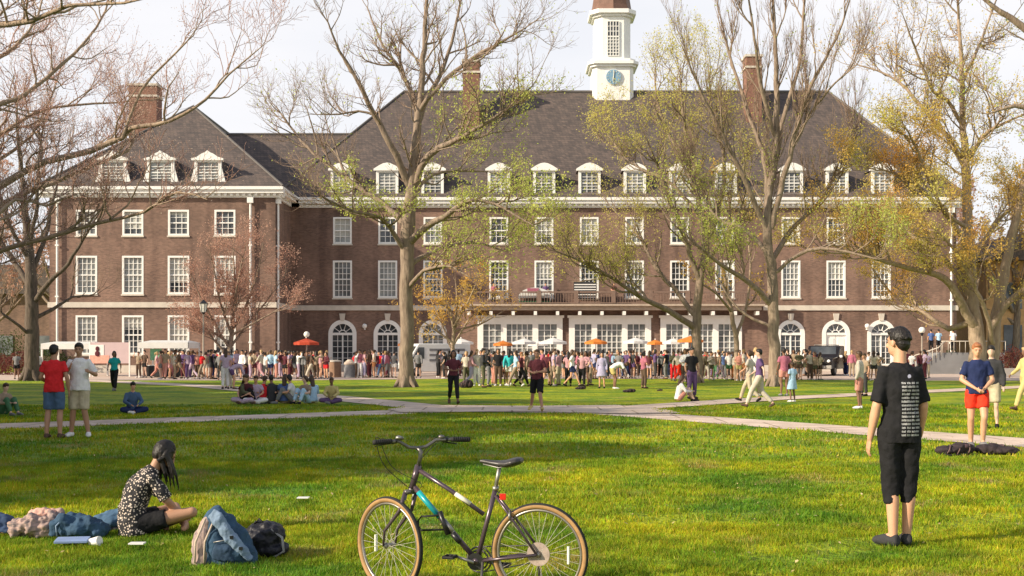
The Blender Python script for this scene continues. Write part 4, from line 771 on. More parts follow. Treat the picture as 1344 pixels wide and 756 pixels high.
def make_person(p, top='black', bottom='denim', skin_='light', hair='black', hstyle='short', sleeve=.55, leg=1.0, kind='tee', shoe='grey', detail=0, name='person', bare_feet=False, top_mat=None, belt=0.0, fem=False, scale=1.0, curls=(.35,.35), loose=1.0, hem=.35, neck=True):
    """one person: body (one continuous skin), shirt, trousers or dress, hair, shoes"""
    e = empty(name); vx = (.034, .018, .0085)[detail]; vc = (.032, .016, .010)[detail]; nn = (8, 12, 16)[detail]; sw = .93 if fem else 1.0
    B = head_basis(p); sd = side_of(p)
    m = M(); H = p['H']
    m.ell(H+B@A(0,-.012,.02), (.073,.092,.098), 18, B); m.ell(H+B@A(0,.020,-.045), (.056,.068,.072), 16, B); m.ell(H+B@A(0,.052,-.085), (.026,.026,.02), 10, B)
    if detail:
        m.loft([H+B@A(0,.088,.02), H+B@A(0,.107,-.022), H+B@A(0,.094,-.034)], [.009,.016,.011], None, 8)
        m.ell(H+B@A(0,.083,-.060), (.024,.010,.007), 8, B); m.ell(H+B@A(0,.083,-.073), (.020,.011,.007), 8, B); m.ell(H+B@A(0,.075,.033), (.045,.016,.010), 8, B)
    for s in (-1, 1): m.ell(H+B@A(s*.076,-.004,-.012), (.012,.020,.032), 8, B)
    m.limb(p['N']+(p['C']-p['N'])*.12, H+B@A(0,-.022,-.05), .056*sw, .050*sw, nn)
    spine_loft(m, p, .2, [(.150*sw,.105),(.125*sw,.092),(.155*sw,.105),(.140*sw,.075),(.088*sw,.062),(.056,.052)]); m.ell(p['P'], (.145,.105,.10), nn)
    for S_ in 'LR':
        s, el, w_ = p['s'+S_], p['e'+S_], p['w'+S_]; s = s+sd*(-.016 if S_ == 'R' else .016)+(p['C']-p['N'])*.13
        m.limb(s, el, .045*sw, .040*sw, nn); mid = el+(w_-el)*.3; m.limb(el, mid, .040*sw, .042*sw, nn); m.limb(mid, w_, .042*sw, .027*sw, nn)
        d = unit(w_-el)
        if detail:
            hd = p.get('hd'+S_, d); pn = p.get('pn'+S_, -sd*(1 if S_ == 'R' else -1)); hand(m, w_, hd, pn, 1 if S_ == 'R' else -1, curls[0 if S_ == 'L' else 1])
        else: m.ell(w_+d*.075, (.036,.036,.075) if abs(d[2]) > .5 else (.04,.06,.035), 8)
        h, k_, a_ = p['h'+S_], p['k'+S_], p['a'+S_]
        m.limb(h, k_, .088*sw, .056*sw, nn); mid = k_+(a_-k_)*.3-unit(p['F']*A(1,1,.2))*.012; m.limb(k_, mid, .055*sw, .057*sw, nn); m.limb(mid, a_, .057*sw, .037*sw, nn)
        m.limb(a_, p['f'+S_]+A(0,0,.012), .038, .026, nn); m.ell(a_+unit(a_-p['f'+S_])*.02-A(0,0,.03), .036, nn)
    body = remesh(m, 'body', SK[skin_], e, vx if detail < 2 else .0078, 2 if detail < 2 else 2)
    tm = top_mat or cloth(top); bmm = cloth(bottom); ex = .006 if detail == 0 else 0
    # top
    if kind != 'none':
        m = M(); lo = p['P']+(p['P']-p['W'])*hem
        spine_loft(m, p, .15, [(.178*sw*loose,.132*loose),(.170*sw*loose,.130*loose),(.150*sw*loose,.118*loose),(.176*sw,.124),(.168*sw,.098),(.108*sw,.076),(.066,.062)], lo)
        m.ell(p['C']+(p['N']-p['C'])*.30, (.16*sw,.10,.09), nn)
        for S_ in 'LR':
            s, el, w_ = p['s'+S_], p['e'+S_], p['w'+S_]; s = s+sd*(-.012 if S_ == 'R' else .012)+(p['C']-p['N'])*.09
            if sleeve <= .08: m.ell(s-sd*(.03 if S_ == 'R' else -.03), .060, nn); continue
            if sleeve <= 1: m.ell(s, .062*sw+ex, nn); m.loft([s-(el-s)*.05, s+(el-s)*.3, s+(el-s)*(sleeve+.1)], [.054*sw+ex, .063*sw+ex, .067*sw+ex], None, nn)
            else: m.limb(s, el, .057*sw+ex, .053*sw+ex, nn); m.limb(el, el+(w_-el)*(sleeve-1), .055*sw+ex, .040*sw+ex, nn)
        if kind == 'dress':
            k0 = (p['kL']+p['kR'])/2; q = p['P']+(k0-p['P'])*.85; wd = np.linalg.norm(p['kR']-p['kL'])*.5
            m.loft([p['W'], p['P'], (p['P']+q)/2, q], [(.135,.11),(.175,.14),(.19+wd*.4,.16),(.20+wd*.75,.18)], sd, 16)
        remesh(m, 'dress' if kind == 'dress' else 'shirt', tm, e, vc, 2, wr=.030 if detail else 0, ws=.10)
    if kind != 'dress':
        m = M(); m.loft([p['P']+(p['W']-p['P'])*.45, p['P'], p['P']+(p['P']-p['W'])*.45], [(.150*sw,.108),(.165*sw,.124),(.160*sw,.122)], sd, 16)
        for S_ in 'LR':
            h, k_, a_ = p['h'+S_], p['k'+S_], p['a'+S_]
            if leg <= 1: m.ell(h, .104*sw+ex, nn); m.loft([h, h+(k_-h)*leg], [.104*sw+ex, .092*sw+ex], None, nn)
            else: m.limb(h, k_, .104*sw+ex, .075*sw+ex, nn); q = k_+(a_-k_)*(leg-1); m.ell(k_, .075*sw+ex, nn); m.loft([k_, k_+(q-k_)*.5, q], [.074*sw+ex, .070*sw+ex, .060*sw+ex], None, nn)
        remesh(m, 'shorts' if leg <= 1 else 'trousers', bmm, e, vc, 2, wr=.030 if detail else 0, ws=.09)
    # hair
    if hstyle != 'bald':
        m = M()
        hv = {0:.03, 1:.014, 2:.0045}[detail]
        m.ell(H+B@A(0,-.026,.036), (.084,.094,.094), 18, B)
        if hstyle == 'short': m.ell(H+B@A(0,-.055,-.01), (.072,.055,.07), 14, B); m.ell(H+B@A(0,.035,.085), (.062,.05,.036), 12, B)
        if hstyle in ('long', 'tail', 'bun', 'bob'):
            m.ell(H+B@A(0,-.05,.0), (.084,.07,.10), 14, B)
            for s in (-1, 1): m.loft([H+B@A(s*.06,.02,.06), H+B@A(s*.084,-.01,-.03), H+B@A(s*.08,-.03,-.10)], [.025,.026,.02], None, 8)
        if detail == 2:
            rt = np.random.default_rng(7)
            for _ in range(650):
                v = unit(rt.normal(size=3)); v[2] = abs(v[2])*.9+.02*rt.random()
                if v[1] > .45 and v[2] < .55: continue
                q0 = H+B@(v*A(.080,.092,.096)+A(0,-.026,.030)); tv = unit(B@(v*.5*.2+A(.1,-.3,-.9)*(1 if v[2] < .7 else .3)+A(.2,.5,0)*(v[2] > .7)+rt.normal(0,.16,3))); m.loft([q0-tv*.008, q0+tv*.010, q0+tv*.026+A(0,0,-.003)], [.0055,.0048,.0012], None, 5)
        if hstyle == 'long': m.loft([H+B@A(0,-.06,.03), H+B@A(0,-.085,-.09), H+B@A(0,-.085,-.20)-A(0,.02,.03), H+B@A(0,-.10,-.27)-A(0,0,.05)], [(.08,.05),(.085,.045),(.08,.035),(.05,.02)], B[:,0], 12)
        if hstyle == 'tail': m.loft([H+B@A(0,-.10,.06), H+B@A(0,-.16,.03), H+B@A(0,-.165,-.08), H+B@A(0,-.14,-.18)], [.03,.032,.03,.012], None, 10)
        if hstyle == 'bun': m.ell(H+B@A(0,-.09,.12), .045, 10)
        if hstyle == 'cap': m.loft([H+B@A(0,-.01,.03), H+B@A(0,-.01,.035)], [.001,.001]); m.ell(H+B@A(0,-.01,.05), (.086,.10,.075), 14, B); m.loft([H+B@A(0,.06,.055), H+B@A(0,.17,.045)], [(.07,.012),(.055,.008)], B[:,0], 10)
        remesh(m, 'cap' if hstyle == 'cap' else 'hair', cloth(hair) if hstyle == 'cap' else HR[hair], e, hv, 1 if detail else 0, wr=.010 if detail else 0, ws=.02)
    if detail:
        for s in (-1, 1):
            M().ell(H+B@A(s*.031,.081,.006), (.012,.006,.006), 8, B).build('eye', mat('eye', (.25,.2,.17), .2, .2, 60, col2=(.03,.02,.02)), e, smooth=True)
            M().loft([H+B@A(s*.016,.092,.027), H+B@A(s*.046,.082,.028)], [.0045,.003], None, 6).build('eyebrow', HR[hair] if hair in HR else HR['brown'], e)
    if not bare_feet:
        for S_ in 'LR':
            a_, f = p['a'+S_], p['f'+S_]; d = unit((f-a_)*A(1,1,0.6)); hl = a_-A(0,0,.035)-d*.035 if abs(a_[2]-.09) < .08 else a_-d*.04; toe = f+d*.03+A(0,0,.015)
            m = M()
            m.loft([hl-d*.02, hl, hl+(toe-hl)*.45+A(0,0,.006), toe-(toe-hl)*.15, toe], [.034,(.046,.055),(.050,.048),(.050,.036),(.030,.022)], np.cross(d, A(0,0,1)), 12); m.ell(a_-A(0,0,.028), .046, 10)
            remesh(m, 'shoe', cloth(shoe), e, .012 if detail else .03, 1 if detail else 0)
    e.scale = (scale,)*3; KIDS_of(e); return e
def KIDS_of(e):
    bpy.context.view_layer.update(); KIDS[e.name] = list(e.children)
PROTO = {}
def crowd_person(px, py, ps, top, bottom, hair, label, kind='tee', hstyle='short', leg=1.9, sleeve=.55, rz=0, h=1.0, sk='light', shoe='grey', group=None, fem=False, d=None):
    key = (ps, kind, hstyle, leg, sleeve, fem)
    if key not in PROTO:
        e = make_person(pose(ps), top, bottom, sk, hair, hstyle, sleeve, leg, kind, shoe, 0, fem=fem); PROTO[key] = e; kids = KIDS[e.name]
        for k in kids:
            k.material_slots[0].link = 'OBJECT'
    else:
        src = PROTO[key]; e = src.copy(); COL.objects.link(e); e.name = 'person'; kids = []
        for k in KIDS[src.name]:
            c = k.copy(); COL.objects.link(c); c.parent = e; kids.append(c); c.material_slots[0].link = 'OBJECT'
    mm_ = {'body': SK[sk], 'shirt': cloth(top), 'dress': cloth(top), 'trousers': cloth(bottom), 'shorts': cloth(bottom), 'hair': HR.get(hair, HR['brown']), 'cap': cloth(hair if hair in CC_ else 'navy'), 'shoe': cloth(shoe)}
    for k in kids: k.material_slots[0].material = mm_[k.name.split('.')[0]]
    d = d or gd(py); e.location = (PX(px, d), d, 0); e.rotation_euler = (0, 0, rz); e.scale = (h,)*3
    for a in ('label','category','group'):
        if a in e: del e[a]
    tag(e, label, 'person', group); return e
# ---- the man standing at the right, seen from behind
p = pose_base(); p.update(F=unit(A(-.55,1,0)), H=A(-.005,.03,1.640), sL=A(-.155,-.005,1.405), sR=A(.155,-.005,1.405), eL=A(-.220,-.02,1.13), eR=A(.205,-.02,1.13), wL=A(-.245,.05,.87), wR=A(.225,.09,.89), kL=A(-.075,.02,.50), kR=A(.085,.02,.50), aL=A(-.07,-.02,.09), aR=A(.075,.03,.09), fL=A(-.15,.13,.03), fR=A(.12,.18,.03), hL=A(-.09,0,.92))
man = make_person(p, 'black', 'black', 'light', 'black', 'short', .80, 1.36, 'tee', 'charcoal', 2, loose=1.02, hem=.75, curls=(.5,.4))
dm = gd(718); man.location = (PX(1181, dm), dm, 0); man.rotation_euler = (0,0,R(6)); man.scale = (.94,1.0,1.02)
tag(man, 'man from behind in black t-shirt with white printed columns and black cropped trousers', 'person')
def ray_on(o, org, d):
    hit, loc, nor, _ = o.ray_cast(Vector(org), Vector(d)); return (np.array(loc), np.array(nor)) if hit else (None, None)
def project_marks(shirt, rects, y_from, dirn, m_, name, parent, off=.003):
    mm2 = M()
    for (xa, xb, za, zb) in rects:
        pts = []
        for x, z in ((xa,za),(xb,za),(xb,zb),(xa,zb)):
            l, n = ray_on(shirt, (x, y_from, z), (0, dirn, 0))
            if l is None: break
            pts.append(l-A(0,dirn,0)*off)
        if len(pts) == 4: mm2.quad(*(pts if dirn > 0 else pts[::-1]))
    return mm2.build(name, m_, parent)
sh = [k for k in KIDS[man.name] if k.name.startswith('shirt')][0]; bpy.context.view_layer.update()
rg = random.Random(3); rects = []
for c in range(4):
    x0 = -.045+c*.044
    for r_ in range(15):
        z = 1.31-r_*.0295; x = x0; end = x0+rg.uniform(.028,.041)
        while x < end: wq = rg.uniform(.004,.008); rects.append((x, x+wq, z, z+rg.uniform(.012,.018))); x += wq+.0025
pr = project_marks(sh, rects, -1, 1, mat('print_white', (.42,.42,.43), .7, .1, 5), 'shirt_print', man)
lg = M()
for k in range(12):
    a, b = k*math.pi/6, (k+1)*math.pi/6
    l, n = ray_on(sh, (.03,-1,1.37), (0,1,0)); c = l-A(0,.004,0)
    lg.quad(c, c+A(.016*math.cos(a),0,.016*math.sin(a)), c+A(.016*math.cos(b),0,.016*math.sin(b)))
lg.build('shirt_emblem', mat('print_lilac', (.5,.5,.68), .7, .1, 5), man)
# ---- girl sitting in a dotted blouse
def dots_mat():
    m = bpy.data.materials.new('dotted_blouse'); m.use_nodes = True; t = m.node_tree; b = t.nodes['Principled BSDF']; n = t.nodes.new; l = t.links.new
    tc = n('ShaderNodeTexCoord'); v = n('ShaderNodeTexVoronoi'); v.inputs['Scale'].default_value = 44; l(tc.outputs['Object'], v.inputs['Vector'])
    r = n('ShaderNodeValToRGB'); r.color_ramp.interpolation = 'CONSTANT'; r.color_ramp.elements[0].color = (.62,.52,.44,1); r.color_ramp.elements[1].position = .34; r.color_ramp.elements[1].color = (.014,.013,.016,1)
    l(v.outputs['Distance'], r.inputs[0]); l(r.outputs[0], b.inputs['Base Color']); b.inputs['Roughness'].default_value = .8; return m
p = pose('sit'); p.update(P=A(0,-.02,.12), W=A(0,-.03,.26), C=A(0,.04,.46), N=A(0,.17,.61), H=A(0,.27,.75), F=unit(A(0,.8,-.75)), sL=A(-.165,.14,.55), sR=A(.165,.14,.55), eL=A(-.20,.26,.34), eR=A(.20,.25,.33), wL=A(-.08,.40,.20), wR=A(.10,.38,.18),
    kL=A(-.30,.42,.20), kR=A(.26,.46,.22), aL=A(.06,.44,.08), aR=A(-.08,.28,.07), fL=A(.19,.40,.05), fR=A(-.2,.26,.05))
girl = make_person(p, 'black', 'black', 'tan', 'black', 'bob', .8, .5, 'tee', 'brown', 2, fem=True, top_mat=dots_mat(), loose=1.08, hem=.7, bare_feet=True)
m = M(); B_ = head_basis(p); Hh = p['H']
rs = np.random.default_rng(4)
for k in range(34):
    a = rs.uniform(-2.6,2.6); q0 = B_@A(.085*math.sin(a), -.02+.085*math.cos(a)*.9, 0); ln = rs.uniform(.16,.34)
    fall = A(q0[0]*.25+rs.normal(0,.012), .05+rs.normal(0,.02), -ln)
    m.loft([Hh+B_@A(0,-.03,.09), Hh+q0*.8+B_@A(0,0,.06), Hh+q0*1.1+A(0,0,-.02), Hh+q0*1.1+fall*.5+rs.normal(0,.008,3), Hh+q0*.95+fall], [.020,.022,.020,.014,.004], None, 6)
for s in (): m.loft([Hh+B_@A(s*.02,-.04,.06), Hh+B_@A(s*.07,-.01,.0), Hh+A(s*.080,.02,-.09), Hh+A(s*.075,.05,-.18), Hh+A(s*.06,.09,-.30)], [(.05,.05),(.032,.078),(.024,.062),(.018,.038),(.008,.012)], (1,0,0), 14)
m.ell(Hh+B_@A(0,-.05,.02), (.09,.08,.10), 14, B_)
remesh(m, 'hair_strand', HR['black'], girl, .006, 1, wr=.006, ws=.02)
dg = gd(703); girl.location = (PX(178, dg), dg, 0); girl.rotation_euler = (0,0,R(-62)); girl.scale = (.93,)*3
tag(girl, 'young woman in dotted black blouse sitting cross-legged on the grass, head bowed', 'person')
# ---- the two men at the left
p = pose_base(); p.update(eL=A(-.24,0,1.14), wL=A(-.18,.20,1.05), eR=A(.24,-.04,1.14), wR=A(.25,.05,.9), F=unit(A(.25,1,-.1)), kL=A(-.11,.03,.5), aL=A(-.13,-.02,.09))
q = make_person(p, 'red', 'denim', 'tan', 'black', 'short', .5, .88, 'tee', 'brown', 1, hem=.5, loose=1.08); d = gd(576); q.location = (PX(71,d), d, 0); q.rotation_euler = (0,0,R(8)); q.scale = (.98,)*3
tag(q, 'man from behind in red t-shirt and blue denim shorts beside the man in white', 'person')
p = pose_base(); p.update(eR=A(.28,.02,1.15), wR=A(.12,.16,1.30), eL=A(-.30,.0,1.16), wL=A(-.24,.22,1.22), aL=A(-.16,-.02,.09), aR=A(.15,-.02,.09), fL=A(-.20,.14,.03), fR=A(.19,.15,.03), F=unit(A(-.1,1,-.12)), hdR=unit(A(-.3,.2,.9)))
q = make_person(p, 'white', 'khaki', 'tan', 'black', 'short', .75, .95, 'tee', 'white', 1, hem=.6, loose=1.14); d = gd(574); q.location = (PX(104,d), d, 0); q.rotation_euler = (0,0,R(186)); q.scale = (1.0,)*3
tag(q, 'man facing the camera in loose white t-shirt and khaki shorts', 'person')
# ---- man in red shorts
p = pose_base(); p.update(eL=A(-.25,.02,1.14), eR=A(.25,.02,1.14), wL=A(-.07,.22,1.00), wR=A(.07,.22,1.00), kL=A(-.08,.16,.52), aL=A(-.08,.06,.10), fL=A(-.1,.2,.05), aR=A(.07,-.10,.09), fR=A(.09,.06,.03), F=unit(A(.1,1,-.25)))
q = make_person(p, 'navy', 'scarlet', 'light', 'ginger', 'short', .6, .62, 'tee', 'grey', 1, hem=.4, loose=1.05); d = gd(588); q.location = (PX(1282,d), d, 0); q.rotation_euler = (0,0,R(172)); q.scale = (.99,)*3
tag(q, 'man in navy t-shirt and bright red shorts standing between two dark bags', 'person')
# ---- the walkers on the junction
p = pose('arms front'); p.update(kL=A(-.12,.20,.52), aL=A(-.20,.32,.11), fL=A(-.24,.47,.10), kR=A(.13,-.03,.50), aR=A(.24,-.36,.16), fR=A(.28,-.24,.04))
q = make_person(p, 'maroon', 'black', 'tan', 'brown', 'short', .5, .95, 'tee', 'yellow', 1, hem=.4); d = gd(540); q.location = (PX(705,d), d, 0); q.rotation_euler = (0,0,R(168)); q.scale = (.94,)*3
tag(q, 'person in maroon t-shirt and long black shorts walking on the path junction', 'person')
p = pose('walk'); p.update(eR=A(.30,.0,1.16), wR=A(.14,.18,1.12), eL=A(-.3,0,1.16), wL=A(-.12,.18,1.12))
q = make_person(p, 'maroon', 'black', 'brown', 'black', 'long', .5, 1.75, 'tee', 'brown', 1, fem=True, hem=.2); d = gd(531); q.location = (PX(595,d), d, 0); q.rotation_euler = (0,0,R(190)); q.scale = (.93,)*3
tag(q, 'woman in dark maroon top and black leggings walking up to the path junction', 'person')
# ---- everyone else: px, py of the feet, pose, top, bottom, hair, style, kind, leg, turn, height, label or landmark
LM = [(185,'before the pink banner'),(236,'before the white canopy'),(262,'left of the lantern post'),(290,'under the small reddish tree'),(322,'under the small reddish tree'),(350,'beside the tall white downpipe'),(385,'left of the red parasol'),(432,'by the red parasol'),(485,'below the first arched window'),(530,'left of the big elm trunk'),(612,'beside the ornamental tree'),(645,'before the leftmost glazed bay'),(690,'before the first white parasols'),(745,'right of the maroon walker'),(800,'before the middle glazed bay'),(852,'near the single white parasol'),(900,'left of the budding tree trunk'),(960,'right of the budding tree trunk'),(1012,'left of the tall bare trunk'),(1060,'right of the tall bare trunk'),(1125,'beside the dark pickup'),(1220,'behind the man in black'),(1400,'by the grey ramp')]
rc = random.Random(8)
POS = ['stand','arms front','phone','hand on hip','walk','stand','raised','stride']
def P_(px, py, top, bot, hair='brown', hs=None, kind='tee', leg=None, ps=None, rz=None, h=None, sk=None, sleeve=None, lab=None):
    fem = (kind == 'dress') or (hs in ('long','tail','bun','bob'))
    return dict(px=px, py=py, top=top, bottom=bot, hair=hair, hstyle=hs or rc.choice(['short','short','long','tail']), kind=kind, leg=leg or rc.choice([.55,1.9,1.9]), ps=ps or rc.choice(POS), rz=rz if rz is not None else rc.choice([0,180,170,-20,90,-90,150,200,60,-60])*1.0,
        h=h or rc.uniform(.88,.99), sk=sk or rc.choice(['light','light','tan','pale','brown']), sleeve=sleeve or rc.choice([.55,.55,1.9]), fem=fem, lab=lab)
CR = []
# queue along the left wing
for px, py, t, b, hr in [(182,496,'tan','brown','brown'),(190,496,'brown','black','black'),(206,497,'pink','coral','blond'),(211,498,'coral','grey','brown'),(217,498,'tan','coral','brown'),(223,497,'cream','pink','blond'),(229,498,'cream','tan','brown'),(235,498,'brown','tan','black'),(241,497,'purple','maroon','black'),(247,498,'lilac','purple','black'),(253,498,'purple','lilac','brown'),
    (259,498,'coral','brown','ginger'),(264,498,'red','tan','brown'),(270,497,'tan','cream','brown'),(277,498,'black','charcoal','black'),(283,498,'charcoal','black','black'),(289,499,'grey','charcoal','black'),(311,497,'lilac','maroon','brown'),(318,498,'white','lilac','black'),(323,497,'cream','maroon','brown'),
    (328,498,'cream','lilac','brown'),(333,498,'tan','maroon','brown'),(338,497,'rose','pink','brown'),(343,498,'cream','pink','blond'),(348,498,'white','grey','brown'),(355,498,'light blue','navy','brown'),(362,498,'light blue','coral','blond'),(369,497,'maroon','lilac','black'),(374,498,'maroon','black','black'),(380,498,'lilac','maroon','black'),
    (386,498,'charcoal','grey','black'),(391,498,'white','lilac','brown'),(397,498,'grey','charcoal','black'),(403,497,'brown','tan','brown'),(409,498,'brown','cream','brown'),(415,498,'tan','brown','black'),(421,497,'pink','coral','blond'),(428,498,'maroon','red','brown')]:
    CR.append(P_(px, py, t, b, hr))
CR += [P_(296,511,'lilac','white','brown','long',leg=1.9,ps='stand',rz=20,lab='person in lilac top and white trousers standing nearer than the queue'), P_(307,511,'lilac','purple','brown','short',leg=.55,ps='bend',rz=-70,lab='person in lilac bending over beside the end of the queue'),
    P_(300,510,'pink','cream','brown','tail',leg=1.9,ps='stand',rz=190,lab='person in pink top and cream trousers beside the one bending over')]
for px, py, t, b, hr in [(466,495,'red','blue','black'),(472,496,'rose','white','black'),(478,496,'pink','lavender','brown'),(485,496,'brown','maroon','brown'),(491,496,'cream','orange','brown'),(497,496,'maroon','purple','black'),(503,496,'purple','grey','brown'),(509,496,'rose','grey','brown'),(517,496,'grey','white','black'),
    (549,497,'grey','charcoal','black'),(575,496,'charcoal','black','black'),(583,497,'black','charcoal','brown'),(589,496,'charcoal','white','black'),(612,505,'cream','olive','blond'),(619,507,'pink','lavender','brown'),(626,507,'cream','white','blond'),(634,509,'charcoal','olive','black'),(641,508,'black','grey','black'),
    (648,506,'charcoal','coral','black'),(654,507,'black','brown','brown'),(660,506,'purple','coral','black'),(668,507,'turquoise','white','black'),(677,508,'light blue','tan','brown'),(684,508,'maroon','black','ginger'),(692,506,'tan','olive','brown'),(697,497,'grey','black','black'),(712,507,'rose','black','black'),
    (717,508,'maroon','charcoal','black'),(722,506,'charcoal','tan','brown'),(727,507,'lilac','tan','brown'),(733,506,'pink','khaki','brown'),(740,497,'charcoal','grey','black'),(746,507,'pink','black','black'),(751,508,'white','navy','brown'),(758,500,'rose','lilac','brown'),(764,508,'pink','black','brown'),(769,507,'pink','brown','black'),
    (774,506,'lavender','tan','brown'),(780,498,'lavender','navy','black'),(785,497,'navy','charcoal','black'),(797,497,'charcoal','black','black'),(812,497,'grey','black','brown'),(822,497,'purple','navy','black'),(831,497,'charcoal','purple','brown'),(845,510,'rose','brown','red'),(852,498,'maroon','lilac','brown'),(860,497,'purple','charcoal','black'),
    (868,497,'grey','black','black'),(874,498,'black','grey','brown'),(884,500,'olive','red','black'),(890,501,'cream','scarlet','brown'),(896,500,'tan','black','brown'),(902,502,'white','charcoal','brown'),(921,500,'tan','brown','brown'),(927,499,'brown','cream','ginger'),(933,499,'cream','olive','brown'),(939,498,'brown','green','black'),(944,499,'tan','lilac','brown'),
    (950,498,'blue','grey','black'),(957,499,'white','green','brown'),(963,499,'cream','orange','brown'),(970,500,'coral','yellow','brown'),(976,500,'cream','orange','blond'),(1034,498,'brown','black','brown'),(1042,498,'tan','brown','black'),(1049,499,'olive','brown','brown'),(1057,498,'brown','olive','black'),(1063,499,'cream','brown','brown'),(1069,499,'tan','olive','brown'),
    (1076,499,'khaki','brown','brown'),(1140,499,'white','tan','brown'),(1147,500,'cream','charcoal','brown'),(1153,499,'tan','grey','black'),(1190,497,'maroon','purple','black'),(1197,498,'white','maroon','brown'),(1208,497,'maroon','charcoal','brown'),(1214,498,'lilac','maroon','black')]:
    CR.append(P_(px, py, t, b, hr if hr in HR else 'black'))
CR += [P_(790,510,'lavender','white','black','long','dress',ps='stand',rz=170,lab='woman in pale lavender dress standing alone before the middle glazed bay'), P_(807,511,'white','yellow','brown','short',leg=.55,ps='bend',rz=-80,lab='person in white bending down beside an orange bag'),
    P_(890,527,'white','coral','brown','long',leg=.55,ps='sit knees',rz=-80,lab='person in white top sitting knees up alone on the right lawn'), P_(908,524,'black','purple','black','short',leg=1.9,ps='stand',rz=200,lab='person in black top and purple trousers standing behind the lone sitter'), P_(899,506,'white','brown','brown','long',leg=1.9,ps='arms front',rz=160,lab='person in white blouse left of the budding tree trunk'),
    P_(984,528,'cream','khaki','brown','tail',leg=1.9,ps='stride',rz=60,h=.93,lab='woman in cream top walking beside the one in purple'), P_(997,536,'purple','cream','black','short',leg=1.9,ps='walk',rz=70,h=.95,lab='man in purple top and cream trousers striding right of centre'), P_(992,520,'white','khaki','blond','long',leg=1.9,ps='stand',rz=200,lab='fair-haired person half hidden behind the striding pair'),
    P_(1029,520,'rose','coral','black','short',leg=.55,ps='stand',rz=10,lab='person in rose t-shirt by the tall bare trunk'), P_(1040,528,'light blue','white','brown','short','dress',ps='stand',rz=30,h=.72,lab='child in light blue dress on the lawn beside the tall bare trunk'), P_(1128,537,'cream','coral','brown','short',leg=.9,ps='stand',rz=60,h=.92,lab='person in cream shirt and coral shorts left of the man in black'),
    P_(1134,520,'tan','charcoal','brown','cap',leg=1.9,ps='stand',rz=120,lab='person in a dark cap and tan shirt half hidden left of the man in black'), P_(150,514,'teal','black','black','long',leg=1.9,ps='walk',rz=190,h=.92,sleeve=.55,lab='woman in teal top and black leggings left of the canopy'), P_(173,543,'denim','navy','black','short',leg=1.9,ps='sit',rz=-150,sleeve=1.9,lab='person in blue shirt sitting cross-legged on the shaded lawn'),
    P_(3,545,'tan','green','brown','short',leg=1.9,ps='sit knees',rz=-120,lab='person in tan top sitting at the left edge of the shaded lawn'), P_(1301,562,'charcoal','khaki','black','short',leg=.9,ps='stand',rz=150,h=.98,lab='person in charcoal t-shirt standing behind the man in red shorts'), P_(1346,540,'yellow','yellow','blond','short',leg=1.9,ps='walk',rz=100,lab='person in yellow cut off by the right edge of the photo'),
    P_(50,499,'white','charcoal','black','short',leg=.55,ps='stand',rz=10,lab='small figure in white beside the dark trunk at far left'), P_(22,498,'grey','black','brown','short',ps='stand',rz=10,lab='small figure in grey left of the dark trunk')]
for px, t, b, hr, hs, ps, rz, lab in [(318,'olive','black','brown','long','sit knees',-110,'woman in olive at the left end of the sitting circle'),(326,'maroon','lilac','brown','short','sit',160,'second in the sitting circle, dark maroon top'),(336,'lilac','white','brown','short','sit',190,'person in lilac sitting left of the one in red'),(344,'red','denim','brown','short','sit',-20,'person in bright red sitting in the circle, back turned'),
    (357,'charcoal','grey','black','short','sit',20,'person in charcoal sitting right of the one in red'),(373,'blue','tan','brown','long','sit',0,'brown-haired person in blue sitting with back turned in the circle'),(386,'white','grey','black','bob','sit knees',100,'dark-haired person in white sitting in the circle, knees up'),(404,'tan','light blue','brown','tail','sit knees',150,'person in tan top and light blue jeans near the right end of the circle'),
    (411,'light blue','white','brown','long','sit',30,'person in light blue top near the right end of the circle'),(436,'yellow','purple','brown','short','sit',180,'person in yellow top sitting apart at the right of the circle')]:
    CR.append(P_(px, 530, t, b, hr, hs, leg=1.9, ps=ps, rz=rz, lab=lab)); CR[-1]['grp'] = 'people sitting in a circle on the lawn'
# fill the band of people standing along the terrace
used = set(); rf = random.Random(21); cols = ['black','charcoal','grey','white','cream','tan','brown','maroon','pink','rose','purple','navy','lilac','olive','light blue','denim','lavender','khaki','coral','red']
fill = [x+rf.uniform(-2,2) for x in range(208, 432, 6)]+[x+rf.uniform(-2,2) for x in range(576, 984, 6)]+[468+rf.uniform(-3,3)+7*i for i in range(7)]+[1034+7*i for i in range(6)]+[1110,1118,1198,1217]
for px in sorted(fill):
    lm = next(t for x, t in LM if px < x)
    for _ in range(200):
        t_, b_ = rf.choice(cols), rf.choice(['black','charcoal','brown','grey','denim','tan','navy','maroon','purple','khaki'])
        if (t_, b_, lm) not in used and not any(c['top'] == t_ and c['bottom'] == b_ and abs(c['px']-px) < 90 for c in CR): break
    used.add((t_, b_, lm)); CR.append(P_(px, rf.choice([493,494,495,496]), t_, b_, rf.choice(['black','brown','brown','blond','black'])))
